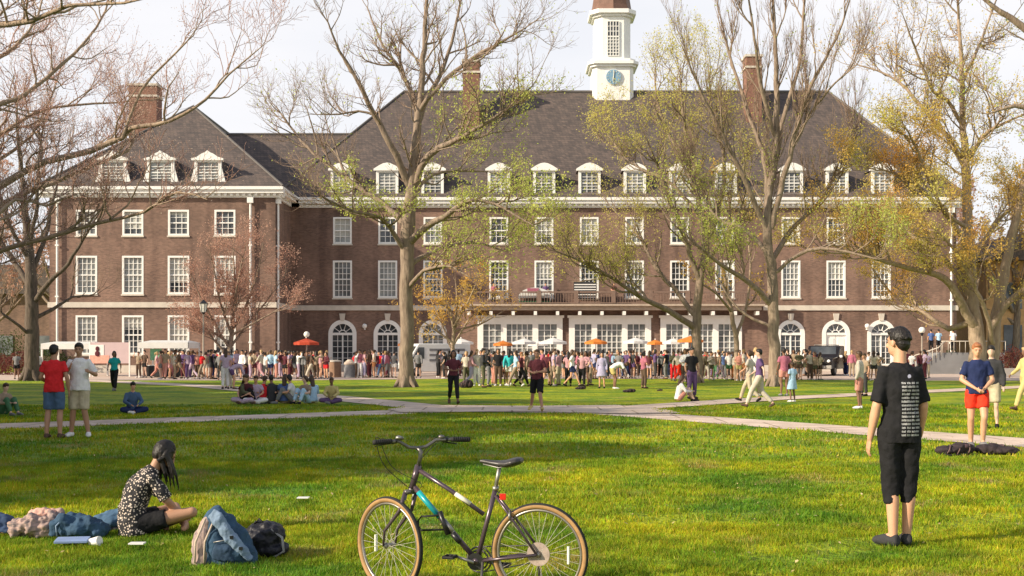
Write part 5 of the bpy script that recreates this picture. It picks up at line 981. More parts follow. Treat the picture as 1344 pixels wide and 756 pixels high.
# labels for the standing crowd: clothing, then landmark, then an order where two would agree
def lname(c): return 'dark' if c in ('black','charcoal') else c
for c in CR:
    if not c['lab']:
        lm = next(t for x, t in LM if c['px'] < x); bt = ('dress' if c['kind'] == 'dress' else ('shorts' if c['leg'] < 1.2 else 'trousers'))
        c['lab'] = f"person in {c['top']} top and {c['bottom']} {bt} {lm}"; c['grp'] = 'people queueing before the left wing' if c['px'] < 432 else 'people standing on the terrace lawn'
seen = {}
for c in sorted(CR, key=lambda c: c['px']): seen.setdefault(c['lab'], []).append(c)
for l, cs in seen.items():
    if len(cs) > 1:
        for i, c in enumerate(cs): c['lab'] = ('left' if i == 0 else 'right')+' '+l if len(cs) == 2 else ['leftmost','middle','rightmost'][min(i,2)]+' '+l
for c in CR:
    crowd_person(c['px'], c['py'], c['ps'], c['top'], c['bottom'], c['hair'], c['lab'], c['kind'], c['hstyle'], c['leg'], c['sleeve'], R(c['rz']), c['h'], c['sk'], rc.choice(['grey','white','black','brown']), c.get('grp'), c['fem'])
# ------------------------------------------------------------------ bicycle
PF = np.array((-0.81, 7.55)); PR = np.array((0.173, 7.23)); UB = (PR-PF)/np.linalg.norm(PR-PF); UB3 = A(UB[0],UB[1],0); NL = A(UB[1],-UB[0],0)  # NL points to the camera side
WR_ = .32; bike_o = A((PF[0]+PR[0])/2, (PF[1]+PR[1])/2, 0)
def BP(px, py, off=0.0):
    dx, dz = (px-CX)/F, -(py-HY)/F; n = NL[:2]; t = ((PF+n*off)@n)/(dx*n[0]+n[1]); return A(dx*t, t, CH+dz*t)-bike_o
bike = empty('bicycle', tuple(bike_o), label='dark city bicycle with tan-walled tyres standing parked on the grass in the foreground', cat='bicycle')
STEEL = mat('bright_steel', (.32,.31,.29), .5, .15, 30, metal=.85, spec=.5); PAINT = mat('frame_paint', (.085,.06,.075), .28, .25, 5, metal=.35, spec=.6); TEAL = mat('teal_paint', (.01,.32,.36), .3, .2, 9, spec=.5)
RUB = mat('black_rubber', (.018,.018,.018), .75, .2, 30); GUM = mat('tan_sidewall', (.34,.20,.085), .7, .18, 18); CHROME_D = mat('worn_alloy', (.16,.15,.14), .4, .25, 30, metal=.6, spec=.5)
REFL = mat('white_reflector', (.85,.85,.80), .15, .05, 60, spec=.8); REDR = mat('red_reflector', (.7,.02,.015), .2, .1, 60, spec=.7)
fc = A(PF[0],PF[1],WR_)-bike_o; rcn = A(PR[0],PR[1],WR_)-bike_o
def wheel(c, ang, rear=False, refl=None):
    x = A(math.cos(R(ang)), math.sin(R(ang)), 0); y = A(-math.sin(R(ang)), math.cos(R(ang)), 0); B = np.stack([x, y, A(0,0,1)], 1); w_ = empty('wheel', (0,0,0)); w_.parent = bike
    M().torus(c, WR_-.020, (.019,.0185), 72, 10, B).build('tyre', GUM, w_, smooth=True)
    m = M().torus(c, WR_-.0125, (.0135,.0165), 72, 10, B)
    m.build('tread', RUB, w_, smooth=True)
    M().torus(c, WR_-.046, (.010,.0105), 72, 8, B).build('rim', mat('rim_alloy', (.30,.28,.25), .35, .1, 30, metal=.8), w_, smooth=True)
    m = M(); n = 32
    for k in range(n):
        a = 2*math.pi*k/n; s = 1 if k % 2 else -1; b = a+(.55 if (k//2) % 2 else -.55)
        m.tube([c+y*s*.028+x*.02*math.cos(b)+A(0,0,.02*math.sin(b)), c+(x*math.cos(a)+A(0,0,1)*math.sin(a))*(WR_-.052)], .0013, 4)
    m.build('spokes', mat('spoke_wire', (.42,.40,.34), .8, .15, 30, metal=0, spec=.1), w_)
    M().loft([c-y*.05, c-y*.032, c-y*.03, c+y*.03, c+y*.032, c+y*.05], [.008,.022,.014,.014,.022,.008], None, 14).build('hub', STEEL, w_, smooth=True)
    if refl is not None:
        q = c+x*refl; m = M(); m.loft([q-A(0,0,.055), q+A(0,0,.055)], [(.009,.012)]*2, x, 6); m.build('spoke_reflector', REFL, w_)
    if rear:
        m = M(); ys = -1
        for i, rr in enumerate((.055,.049,.043,.037,.031,.026)):
            q = c+NL*(-.026-.006*i)
            m.loft([q-NL*.0015, q+NL*.0015], [rr, rr], None, 24)
        m.build('sprocket', CHROME_D, w_)
        M().loft([c+NL*.02, c+NL*.026], [.075,.075], None, 28).build('spoke_guard', mat('clear_guard', (.35,.28,.24), .4, .2, 30), w_)
    return w_
FA = 137.0; wheel(fc, FA, refl=.135); wheel(rcn, math.degrees(math.atan2(-UB[1], -UB[0])), True, -.19)
def tub(name, pts, r, m_, par=bike, n=10): return M().tube(pts, r, n).build(name, m_, par, smooth=True)
HT, HBm = BP(549,611), BP(540.5,641); HA = unit(HT-HBm)
frame = tub('frame', [HBm, HT], .0215, PAINT)
ST_top = BP(650.5,641); BBp = BP(626,736); TTj = BP(635,675)
tub('top_tube', [BP(550,617), BP(592,644), TTj], .0145, PAINT, frame); tub('top_tube_band', [BP(598,648)+NL*.003, BP(618,661.5)+NL*.003], .0148, mat('cream_decal', (.62,.60,.50), .4, .1, 9), frame)
tub('down_tube', [BP(542,637), BBp], .0175, PAINT, frame); tub('teal_band', [BP(549,645.5), BP(577,678.5)], .0185, TEAL, frame)
tub('seat_tube', [ST_top, BBp], .0155, PAINT, frame)
for s in (-1, 1):
    tub('seat_stay', [BP(651,650)+NL*s*.015, BP(671,676)+NL*s*.032, rcn+NL*s*.055], .0085, PAINT, frame); tub('chain_stay', [BBp+NL*s*.02, (BBp*.6+rcn*.4)+NL*s*.036, rcn+NL*s*.058], .010, PAINT, frame)
tub('bottom_bracket', [BBp-NL*.036, BBp+NL*.036], .022, PAINT, frame)
tub('seat_post', [ST_top, BP(655.5,613)], .0125, STEEL, bike); tub('seat_clamp', [ST_top-A(0,0,.012), ST_top+A(0,0,.012)], .020, STEEL, frame)
s0 = BP(656,612)
m = M(); sp = [(-.135,.010,.010,.030),(-.10,.018,.014,.028),(-.05,.026,.018,.020),(0,.038,.022,.016),(.05,.062,.026,.018),(.095,.078,.028,.030),(.13,.070,.024,.040),(.15,.04,.014,.045)]
m.loft([s0+UB3*a+A(0,0,z) for a,_,_,z in sp], [(w_, h_) for _,w_,h_,_ in sp], NL, 18); sad = remesh(m, 'saddle', mat('saddle_leather', (.035,.032,.032), .42, .2, 20, spec=.5), bike, .005, 2)
for s in (-1, 1): tub('saddle_rail', [s0+UB3*-.11+NL*.01*s+A(0,0,.012), s0+NL*.022*s-A(0,0,.008), s0+UB3*.10+NL*.03*s+A(0,0,.012)], .0035, STEEL, sad, 6)
M().box(-.02,.02,-.008,.008,-.02,.02).build('rear_reflector', REDR, bike, bevel=.003).location = tuple(BP(660,652,.02)+A(0,0,0))
tub('reflector_bracket', [BP(653,645,.0), BP(660,652,.01)], .004, DARKMETAL, bike, 6)
# fork, turned to the right with the wheel
ax = A(-math.sin(R(FA)), math.cos(R(FA)), 0); crown = HBm-HA*.022; fork = tub('fork', [HBm+HA*.005, crown], .019, CHROME_D)
M().loft([crown-ax*.052, crown+ax*.052], [.016,.016], None, 10).build('fork_crown', CHROME_D, fork, smooth=True)
for s in (-1, 1): tub('fork_leg', [crown+ax*.05*s, crown+ax*.054*s-HA*.13, fc+ax*.055*s+A(0,0,.10)-A(math.cos(R(FA)),math.sin(R(FA)),0)*.015, fc+ax*.053*s], [.0135,.013,.010,.007], PAINT, fork)
for s in (-1, 1):
    b0 = crown+ax*.05*s-HA*.035; M().tube([b0+ax*.012*s, b0-ax*.02*s-HA*.02+A(0,0,.0), b0-ax*.018*s+HA*.03], [.006,.008,.006], 8).build('front_brake', STEEL, fork, smooth=True)
# stem and bar
bl = A(math.cos(R(205)), math.sin(R(205)), 0); bf = A(-bl[1], bl[0], 0)*-1; clamp = BP(548,588)
stem = tub('stem', [HT, HT+HA*.045, BP(552,592), clamp], [.013,.013,.015,.016], CHROME_D)
def bar_pt(s, a, f, z): return clamp+bl*a*s+bf*f+A(0,0,z)
bk = A(UB3[0],UB3[1],0)
pts = [bar_pt(1,.33,0,.048)+bk*.035, bar_pt(1,.22,0,.050)+bk*.015, bar_pt(1,.13,0,.048), bar_pt(1,.06,0,.006), clamp, bar_pt(-1,.06,0,.006), bar_pt(-1,.13,0,.048), bar_pt(-1,.22,0,.050)+bk*.015, bar_pt(-1,.33,0,.046)+bk*.035]
bar = tub('handlebar', pts, .0115, CHROME_D, bike, 10)
for s, (e0, e1) in ((1,(pts[0],pts[1])), (-1,(pts[-1],pts[-2]))):
    d_ = unit(e1-e0); g = M(); 
    for k in range(8): g.loft([e0+d_*(.015*k), e0+d_*(.015*k+.012)], [.0175,.0165], None, 12)
    g.loft([e0-d_*.006, e0+d_*.125], [.0155,.0155], None, 12); g.build('grip', RUB, bar, smooth=True)
    q = e0+d_*.155; bd = unit(bf*.0-bk); lv = M().limb(q, q-A(0,0,.012)-bk*.02, .015, .012, 10); lv.tube([q-bk*.03-A(0,0,.015), q-bk*.045-d_*.04-A(0,0,.02), q-bk*.04-d_*.11-A(0,0,.03)], [.006,.0055,.004], 8); lv.build('brake_lever', DARKMETAL, bar, smooth=True)
    M().ell(q+d_*.035+A(0,0,.016), (.022,.018,.014), 12).build('shifter', CHROME_D, bar, smooth=True)
M().ell(pts[6-4]+A(0,0,.024), (.021,.021,.014), 14).build('bell', STEEL, bar, smooth=True)
for a, b, c in ((pts[1]-bk*.04, A(-.02,.0,.07), crown+A(0,0,-.02)), (pts[-2]-bk*.04, A(-.03,-.02,.06), BP(556,628)), (pts[1]+A(0,0,.0), A(.0,-.02,-.05), BP(552,640,.02)), (pts[-2], A(-.05,0,-.03), BP(546,632,.01))):
    Q, _ = smooth_line([a, a+unit(b+A(-.3,0,.15))*.05, (a+c)/2-bk*.085+b*.3, c+A(0,0,.03), c], [1]*5, .02); M().tube(list(Q), .0026, 5).build('cable', RUB, bar, smooth=True)
# transmission
cr_c = BBp-NL*.045
m = M().torus(cr_c, .082, (.006,.0025), 44, 6, np.stack([UB3, NL, A(0,0,1)], 1)).torus(cr_c+NL*.006, .062, (.006,.0025), 40, 6, np.stack([UB3, NL, A(0,0,1)], 1))
for k in range(5): a = k*1.2566; m.tube([cr_c, cr_c+UB3*.08*math.cos(a)+A(0,0,.08*math.sin(a))], .006, 5)
cr = m.build('crankset', CHROME_D, bike, smooth=True)
for s, a in ((1, 2.9), (-1, 2.9-math.pi)):
    e0 = BBp+NL*.058*s; e1 = e0+UB3*.15*math.cos(a)+A(0,0,.15*math.sin(a)); tub('crank_arm', [e0, e1], [.012,.008], STEEL, cr)
    pm = M(); q = e1+NL*.05*s
    for t in (-1, 1): pm.loft([q+UB3*.032*t-NL*.045, q+UB3*.032*t+NL*.045], [(.006,.011)]*2, UB3, 6); pm.loft([q-UB3*.032+NL*.04*t, q+UB3*.032+NL*.04*t], [(.006,.010)]*2, NL, 6)
    pm.tube([e1, q+NL*.04*s], .006, 6); pm.build('pedal', RUB, cr)
for z in (-1, 1): tub('chain', [cr_c+A(0,0,.084*z)+UB3*.01, rcn-NL*.045+A(0,0,(.045 if z > 0 else -.055))], .0042, CHROME_D, cr, 5)
tub('derailleur', [rcn-NL*.045-A(0,0,.03), rcn-NL*.05-A(0,0,.085)-UB3*.02, rcn-NL*.05-A(0,0,.15)-UB3*.01], [.012,.010,.014], CHROME_D, bike)
gd0 = BBp+NL*.0; M().loft([gd0+NL*.03, gd0+NL*.034], [.055,.055], None, 26).build('chain_guard', DARKMETAL, cr)
rb = BP(671,675); m = M()
for s in (-1, 1): m.tube([rb+NL*s*.03+A(0,0,.02), rb+NL*s*.042-A(0,0,.01), rb+NL*s*.022-A(0,0,.035)], [.006,.008,.007], 8)
m.tube([rb-NL*.04+A(0,0,.03), rb+NL*.04+A(0,0,.03)], .003, 5); m.build('rear_brake', STEEL, bike, smooth=True)
tub('kickstand', [BBp+UB3*.05+NL*.03, BBp+UB3*.06+NL*.10-A(0,0,.16), A(BBp[0],BBp[1],.0)+UB3*.03+NL*.17+A(0,0,.006)], [.009,.008,.010], CHROME_D)
# D-lock carried on the down tube: a thing of its own
lock = empty('bicycle_lock', tuple(bike_o), label='black D-shaped lock clipped to the down tube of the parked bicycle', cat='lock')
l0, l1, l2, l3 = BP(580,676,.035), BP(553,678,.035), BP(553,696,.035), BP(584,695,.035)
M().tube([l0, l1, (l1*.7+l2*.3)-UB3*.022, (l1*.3+l2*.7)-UB3*.022, l2, l3], .0068, 8).build('shackle', RUB, lock, smooth=True)
M().tube([BP(577,671,.035), BP(588,702,.035)], .0165, 12).build('crossbar', DARKMETAL, lock, smooth=True)
M().limb(BP(583,684,.02), BP(595,698,.02), .018, .013, 10).build('bracket', STEEL, lock, smooth=True)
M().tube([BP(594,700,.028), BP(604,712,.028)], [.02,.017], 12).build('clip', DARKMETAL, lock, smooth=True)
# ------------------------------------------------------------------ bags and small things on the lawn
def bag(name, loc, rz, label, cat, build):
    e = empty(name, loc, R(rz), label=label, cat=cat); build(e); return e
DEN = mat('denim_bag', (.035,.075,.13), .9, .3, 10, bump=.4); DENL = mat('denim_faded', (.17,.24,.34), .9, .2, 10, bump=.4)
STR = mat('striped_panel', (.46,.34,.29), .9, .12, 16, col2=(.16,.13,.14), stretch=(3.5,3.5,.12), detail=1)
def b1(e):
    m = M(); m.loft([A(.02,0,.0),A(.02,0,.05),A(.0,0,.20),A(-.06,.01,.34),A(-.11,.01,.42),A(-.12,.01,.445)], [(.27,.15),(.275,.16),(.215,.145),(.13,.11),(.07,.075),(.03,.03)], (1,0,0), 24)
    m.ell((.10,-.05,.10),(.18,.13,.10),16).ell((-.05,-.08,.16),(.11,.09,.15),14); remesh(m, 'main_pouch', DEN, e, .010, 3, wr=.05, ws=.10)
    m = M(); m.loft([A(-.09,-.10,.425),A(-.02,-.15,.37),A(.08,-.17,.24),A(.20,-.16,.12),A(.26,-.14,.05)], [(.045,.02),(.055,.025),(.055,.025),(.045,.02),(.03,.015)], (0,.3,1), 12); remesh(m, 'flap', DENL, e, .009, 2, wr=.035, ws=.07)
    m = M(); m.loft([A(-.17,-.06,.01),A(-.185,-.05,.18),A(-.14,-.03,.33),A(-.10,0,.42)], [(.10,.085),(.09,.08),(.06,.06),(.02,.02)], (1,0,0), 16); remesh(m, 'striped_side', STR, e, .012, 2, wr=.03, ws=.06)
    m = M(); m.loft([A(.02,-.165,.05),A(.03,-.17,.14),A(.03,-.155,.21)], [(.10,.02),(.10,.03),(.08,.015)], (1,0,0), 14); remesh(m, 'pocket', mat('dark_denim_pocket', (.028,.055,.10), .9, .2, 10), e, .008, 1, wr=.02, ws=.05)
    tub('zip', [A(-.06,-.19,.20),A(.03,-.195,.215),A(.12,-.18,.20)], .004, STEEL, e, 5)
    for bx, bz in ((.10,.24),(.18,.15)): M().box(bx-.016,bx+.016,-.215,-.195,bz-.012,bz+.012).build('buckle', DARKMETAL, e)
    for dx in (-.02, .06): tub('strap', [A(-.12+dx,-.13,.38), A(-.20+dx,-.16,.2), A(-.21+dx,-.15,.03)], .009, mat('strap_cream', (.5,.4,.32), .8), e, 6)
bag('slouched_bag', (PX(293,8.6), 8.62, 0), 5, 'faded blue denim bag with striped side slumped in a peak on the grass', 'bag', b1).scale = (.84,.84,.93)
def b2(e):
    m = M().ell((0,0,.12),(.17,.13,.135),18).ell((.05,.0,.16),(.13,.12,.11),16).ell((-.06,0,.20),(.06,.07,.06),12); m.ell((.06,0,.06),(.15,.12,.07),14); remesh(m, 'main_pouch', mat('black_nylon', (.014,.014,.020), .5, .4, 9, bump=.5), e, .010, 2, wr=.06, ws=.07)
    tub('strap', [A(.10,-.08,.22),A(.19,-.08,.16),A(.20,-.07,.05),A(.13,-.1,.01)], .011, mat('grey_webbing', (.28,.28,.28), .8), e, 6); tub('handle', [A(-.06,-.02,.25),A(-.02,-.03,.29),A(.03,-.02,.25)], .009, RUB, e, 6)
bag('black_bag', (PX(345,8.95), 8.95, 0), -10, 'round black bag lying right behind the denim bag', 'bag', b2)
def b3(s):
    def f(e):
        m = M().ell((-.1,0,.09),(.24,.16,.10),16).ell((.14,.02,.11),(.18,.14,.12),14).ell((.02,-.05,.15),(.12,.1,.09),12); remesh(m, 'main_pouch', mat('dark_canvas', (.035,.025,.028), .8, .5, 9, bump=.6), e, .014, 1, wr=.06, ws=.12)
        for k in range(3): tub('strap', [A(-.25+.18*k,-.16,.02),A(-.2+.17*k,-.17,.12),A(-.13+.16*k,-.08,.20),A(-.1+.17*k,.03,.19)], .009, mat('strap_brown', (.16,.10,.09), .8), e, 6)
        tub('strap', [A(-.2,-.12,.12),A(-.28,-.18,.03),A(-.1,-.22,.02),A(.1,-.18,.06)], .012, RUB, e, 6)
        M().ell((.1*s,-.1,.17),(.07,.05,.05),10).build('pocket', mat('dusky_pocket', (.10,.06,.07), .8), e, smooth=True)
    return f
d = gd(597); bag('duffel_bag', (PX(1254,d), d, 0), 10, 'dark bag on the grass left of the man in red shorts', 'bag', b3(1)).scale = (1,1,.8); bag('duffel_bag', (PX(1311,d), d+.1, 0), 170, 'dark bag on the grass right of the man in red shorts', 'bag', b3(-1)).scale = (1,1,.7)
def g1(e):
    m = M().ell((0,0,.10),(.17,.16,.10),16).ell((.10,.02,.13),(.13,.12,.09),14).ell((-.13,-.03,.08),(.13,.12,.075),14); m.loft([A(-.22,-.08,.05),A(-.05,-.14,.09),A(.14,-.12,.07)], [(.04,.03),(.06,.04),(.05,.03)], (0,0,1), 10); remesh(m, 'cloth', mat('striped_jacket', (.50,.34,.28), .85, .1, 9, col2=(.14,.13,.14), stretch=(2,2,5)), e, .010, 1, wr=.10, ws=.06)
    m = M().ell((.02,.02,.20),(.12,.08,.035),12); remesh(m, 'hood', mat('pale_salmon', (.62,.36,.29), .85, .15, 9), e, .010, 1, wr=.05, ws=.05)
bag('folded_jacket', (PX(52,9.9), 9.9, 0), 4, 'crumpled grey and pink striped jacket heaped on the grass at the left edge', 'jacket', g1)
def g2(e):
    m = M().ell((0,0,.09),(.21,.13,.10),16).ell((-.10,-.01,.12),(.09,.12,.10),14).ell((.12,0,.07),(.13,.10,.08),12); m.loft([A(-.20,-.08,.03),A(-.19,-.09,.12),A(-.12,-.06,.20)], [(.04,.03)]*3, None, 10); remesh(m, 'cloth', DEN, e, .010, 1, wr=.07, ws=.08)
    tub('seam', [A(-.15,-.13,.03),A(-.16,-.135,.12),A(-.10,-.10,.19)], .008, DENL, e, 6)
bag('blue_jeans', (PX(106,9.8), 9.8, 0), 0, 'pile of folded blue jeans on the grass right of the striped jacket', 'jeans', g2)
def g3(e):
    m = M().ell((0,0,.08),(.20,.13,.085),16).ell((.08,0,.12),(.12,.10,.07),12); remesh(m, 'cloth', mat('mid_denim', (.06,.12,.20), .9, .25, 10), e, .010, 1, wr=.05, ws=.08); M().loft([(-.22,-.1,.02),(.2,-.12,.02)], [(.03,.02)]*2, None, 8).build('hem', cloth('charcoal'), e, smooth=True)
bag('denim_jacket', (PX(150,10.25), 10.25, 0), 0, 'blue denim jacket lying on the grass against the back of the sitting girl', 'jacket', g3)
def g4(e):
    m = M().ell((0,0,.09),(.16,.13,.09),14).ell((.07,-.05,.05),(.12,.1,.05),12); remesh(m, 'main_pouch', mat('navy_canvas', (.04,.07,.14), .8, .2, 9), e, .012, 1, wr=.05, ws=.08); tub('strap', [A(-.05,-.14,.03),A(.06,-.16,.02),A(.12,-.12,.05)], .012, mat('tan_strap', (.45,.26,.13), .7), e, 6)
bag('shoulder_bag', (PX(-2,10.0), 10.0, 0), 0, 'navy bag with tan strap cut off by the left edge beside the striped jacket', 'bag', g4)
m = M().loft([(0,0,0),(0,0,.09)], [.030,.040], None, 16); c_ = m.build('paper_cup', WHITE, None, smooth=False); c_.location = (PX(119,9.35), 9.35, .038); c_.rotation_euler = (R(80),0,R(70)); tag(c_, 'white paper cup tipped over on the grass in front of the folded blue jeans', 'cup')
m = M().box(-.13,.13,-.07,.07,0,.022); c_ = m.build('folder', mat('light_blue_folder', (.22,.30,.50), .5, .1, 9), None, bevel=.004); c_.location = (PX(92,9.3), 9.35, .045); c_.rotation_euler = (R(6),0,R(8)); tag(c_, 'light blue folder lying on the grass left of the paper cup', 'folder')
m = M().box(-.06,.06,-.04,.04,0,.01); c_ = m.build('paper_napkin', WHITE, None); c_.location = (PX(180,9.2), 9.2, .05); tag(c_, 'scrap of white paper on the grass in front of the sitting girl', 'napkin')
c_ = M().box(-.06,.06,-.05,.05,0,.008).build('paper_scrap', WHITE, None); c_.location = (PX(398,12.0), 12.0, .06); tag(c_, 'small white paper scrap alone on the grass left of the bicycle', 'paper')
for px, py, lab, s in ((826,515,'low dark bag lying alone on the far lawn below the middle bay',1.0),(762,511,'dark pile of bags at the feet of the pink-clad group',.9),(866,513,'small dark bag on the lawn left of the lone sitter',.5)):
    d = gd(py); e = bag('lawn_bag', (PX(px,d), d, 0), 20, lab, 'bag', b3(1)); e.scale = (s*.85,s*.85,s*.6)
c_ = bag('lawn_bag', (PX(612,50), 50, 0), 0, 'grey and black backpack on the grass right of the woman in dark maroon', 'bag', b3(-1)); c_.scale = (.95,1,1.5)
# ------------------------------------------------------------------ parasols
def parasol(px, d, topy, wpx, colr, label, group='parasols on the terrace', tilt=0):
    r = wpx/2/F*d; z = CH-(topy-HY)/F*d; e = empty('parasol', (PX(px,d), d, 0), R(px*7 % 45), label=label, cat='parasol', group=group)
    M().tube([(0,0,0),(0,0,z-.05)], .03, 8).build('pole', mat('parasol_pole', (.5,.45,.38), .5), e, smooth=True)
    m = M(); n = 8; hh = r*.32; V = [(0,0,z)]+[(r*math.cos(k*math.pi/4), r*math.sin(k*math.pi/4), z-hh) for k in range(8)]+[(r*1.0*math.cos(k*math.pi/4), r*math.sin(k*math.pi/4), z-hh-.16) for k in range(8)]
    m.add(V, [(0,k+1,(k+1)%8+1) for k in range(8)]+[(k+1,k+9,(k+1)%8+9,(k+1)%8+1) for k in range(8)]); m.build('canopy', mat('canvas_'+colr, {'white':(.78,.78,.76),'red':(.62,.10,.05),'orange':(.75,.25,.05)}[colr], .8, .06, 5, trans=.25), e)
    m = M()
    for k in range(8): m.tube([(0,0,z-.02),(r*.97*math.cos(k*math.pi/4), r*.97*math.sin(k*math.pi/4), z-hh-.02)], .012, 4)
    m.build('rib', DARKMETAL, e); M().ell((0,0,z+.04),.05,8).build('finial', WHITE, e, smooth=True)
    M().loft([(0,0,0),(0,0,.08),(0,0,.1)], [.28,.26,.05], None, 16).build('base', DARKMETAL, e)
for px, d, ty, wp, c, l in [(605,84,444,33,'white','white parasol left of the first glazed bay, beside the ornamental tree'),(688,80,444,31,'white','first white parasol before the leftmost glazed bay'),(706,83,447,26,'white','half hidden white parasol between two others at the first bay'),(726,80,443,36,'white','widest white parasol at the right post of the first bay'),
    (834,80,443,32,'white','single white parasol before the right part of the middle bay'),(884,82,444,30,'white','white parasol just left of the budding tree trunk'),(402,72,444,34,'red','red-orange parasol before the left brick corner'),(660,82,447,26,'orange','flat orange parasol at the left of the first glazed bay'),
    (782,82,444,30,'orange','orange parasol before the middle glazed bay'),(860,83,446,22,'orange','small orange parasol between the middle and right bays'),(906,80,441,34,'orange','bright orange parasol beside the budding tree trunk'),(532,80,448,20,'orange','orange parasol half behind the big elm trunk')]:
    parasol(px, d, ty, wp, c, l)
# ------------------------------------------------------------------ canopies, banners, lamps
def lamp_post(px, d, h, lab, kind):
    e = empty('lamp_post', (PX(px,d), d, 0), label=lab, cat='lamp post')
    M().loft([(0,0,0),(0,0,.35),(0,0,.5),(0,0,h-.75)], [.14,.12,.06,.045], None, 12).build('pole', mat('post_paint', (.30,.25,.2) if kind == 'lantern' else (.05,.045,.045), .5, .1, 9), e, smooth=True)
    if kind == 'lantern':
        l = M().loft([(0,0,h-.62),(0,0,h-.12)], [.15,.24], None, 6).build('lantern_glass', mat('milk_glass', (.75,.74,.68), .3, .04, 3), e); m = M()
        for k in range(6): a = k*math.pi/3; m.tube([(.155*math.cos(a),.155*math.sin(a),h-.62),(.245*math.cos(a),.245*math.sin(a),h-.12)], .015, 4)
        m.build('lantern_frame', DARKMETAL, l); M().loft([(0,0,h-.11),(0,0,h-.02),(0,0,h+.12)], [.28,.16,.02], None, 6).build('lantern_cap', DARKMETAL, l); M().loft([(0,0,h-.76),(0,0,h-.63)], [.05,.13], None, 6).build('lantern_base', DARKMETAL, l)
    else:
        M().loft([(0,0,h-.76),(0,0,h-.55)], [.05,.12], None, 10).build('collar', DARKMETAL, e); M().ell((0,0,h-.36), .22, 16).build('globe', mat('milk_glass', (.75,.74,.68), .3, .04, 3), e, smooth=True)
lamp_post(267, 68, 4.55, 'pale lamp post with a white lantern before the left wing', 'lantern'); lamp_post(402.5, 84, 3.2, 'dark globe lamp behind the red-orange parasol', 'globe'); lamp_post(1210, 78, 3.4, 'dark lamp post with a white globe right of the last arched window', 'globe')
def canopy(px0, px1, d, ztop, lab, skirt=.35, banner=None):
    x0, x1 = PX(px0,d), PX(px1,d); w_ = x1-x0; e = empty('canopy_tent', ((x0+x1)/2, d, 0), label=lab, cat='tent'); h = w_/2; zt = ztop-.12
    for sx in (-1,1):
        for sy in (0,1): M().box(sx*h-.05,sx*h+.05,sy*2.6-.05,sy*2.6+.05,0,zt).build('pole', WHITE, e)
    m = M(); a = (-h-.05,-.08,zt); b = (h+.05,-.08,zt); c = (h+.05,2.7,zt); dd_ = (-h-.05,2.7,zt); p0 = (-h*.8,1.3,ztop+.02); p1 = (h*.8,1.3,ztop+.02)
    m.quad(a,b,p1,p0); m.quad(b,c,p1); m.quad(c,dd_,p0,p1); m.quad(dd_,a,p0); f = lambda q: (q[0],q[1],q[2]-skirt)
    m.quad(a,f(a),f(b),b); m.quad(b,f(b),f(c),c); m.quad(c,f(c),f(dd_),dd_); m.quad(dd_,f(dd_),f(a),a); m.build('roof', mat('tent_cloth', (.74,.74,.72), .7, .05, 3, trans=.15), e)
    return e
e = canopy(183,246,69,2.25,'white canopy with a dark table and green notice before the left wing')
M().box(-.9,-.2,.3,.33,1.05,1.75).build('notice', mat('green_notice', (.20,.48,.28), .6), e)
tb = empty('display_table', (PX(212,69), 69.3, 0), label='table in a dark cloth under the white canopy', cat='table'); M().box(-1.15,1.15,0,.8,.72,.76).build('tabletop', WHITE, tb); M().box(-1.17,1.17,-.02,.82,.08,.717).build('tablecloth', cloth('charcoal'), tb)
canopy(55,122,72,2.2,'plain white canopy behind the two men at the left')
bn = empty('pink_banner', (PX(144,71), 71, 0), label='pink and white banner with a dark figure hung between poles left of the canopy', cat='banner'); w_ = PX(170,71)-PX(118,71)
M().box(-w_/2,w_/2,-.02,.02,.85,2.15).build('cloth', mat('banner_pink', (.55,.42,.43), .7, .04, 2), bn); M().box(-w_/2,-.02,-.035,-.023,.85,1.35).build('lower_panel', mat('banner_salmon', (.72,.36,.28), .7), bn); M().box(-w_/2,-.35,-.04,-.024,1.35,2.0).build('white_panel', WHITE, bn)
M().ell((-.75,-.06,1.75),(.12,.03,.16),10).ell((-.75,-.06,1.45),(.16,.03,.18),10).build('printed_figure', cloth('maroon'), bn)
for s in (-1,1): M().box(s*w_/2-.04,s*w_/2+.04,-.03,.03,0,2.2).build('pole', WHITE, bn)
# bins, planters, tables on the terrace
def bin_(px, d, w_, h, m_, lab, dome=False):
    e = empty('litter_bin', (PX(px,d), d, 0), label=lab, cat='bin')
    M().loft([(0,0,0),(0,0,h)], [w_/2*1.05,w_/2], None, 8 if not dome else 20).build('drum', m_, e); M().loft([(0,0,h),(0,0,h+.08),(0,0,h+(.3 if dome else .12))], [w_/2*1.08,w_/2*1.05,w_/2*.35], None, 8 if not dome else 20).build('lid', STONE if not dome else CONC, e)
bin_(440, 70, .72, .95, mat('bin_brown', (.28,.17,.11), .8), 'square brown litter bin with a pale lid below the first arched window'); bin_(459, 69, .7, .8, mat('bin_grey', (.25,.25,.26), .6), 'round grey domed bin right of the brown bin', True); bin_(583, 69, .7, .9, mat('bin_tan', (.45,.32,.25), .8), 'tan litter bin left of the ornamental tree trunk')
TBL = empty('picnic_table', (0,0,0), label='', cat='table'); TBL_parts = [M().box(-.9,.9,-.38,.38,.70,.75).build('tabletop', cloth('purple'), TBL)]+[M().box(-.9,.9,sy*.75-.14,sy*.75+.14,.42,.46).build('seat', cloth('purple'), TBL) for sy in (-1,1)]+[M().box(sx*.6-.04,sx*.6+.04,-.7,.7,0,.42).box(sx*.6-.04,sx*.6+.04,-.05,.05,.42,.70).build('leg', DARKMETAL, TBL) for sx in (-1,1)]
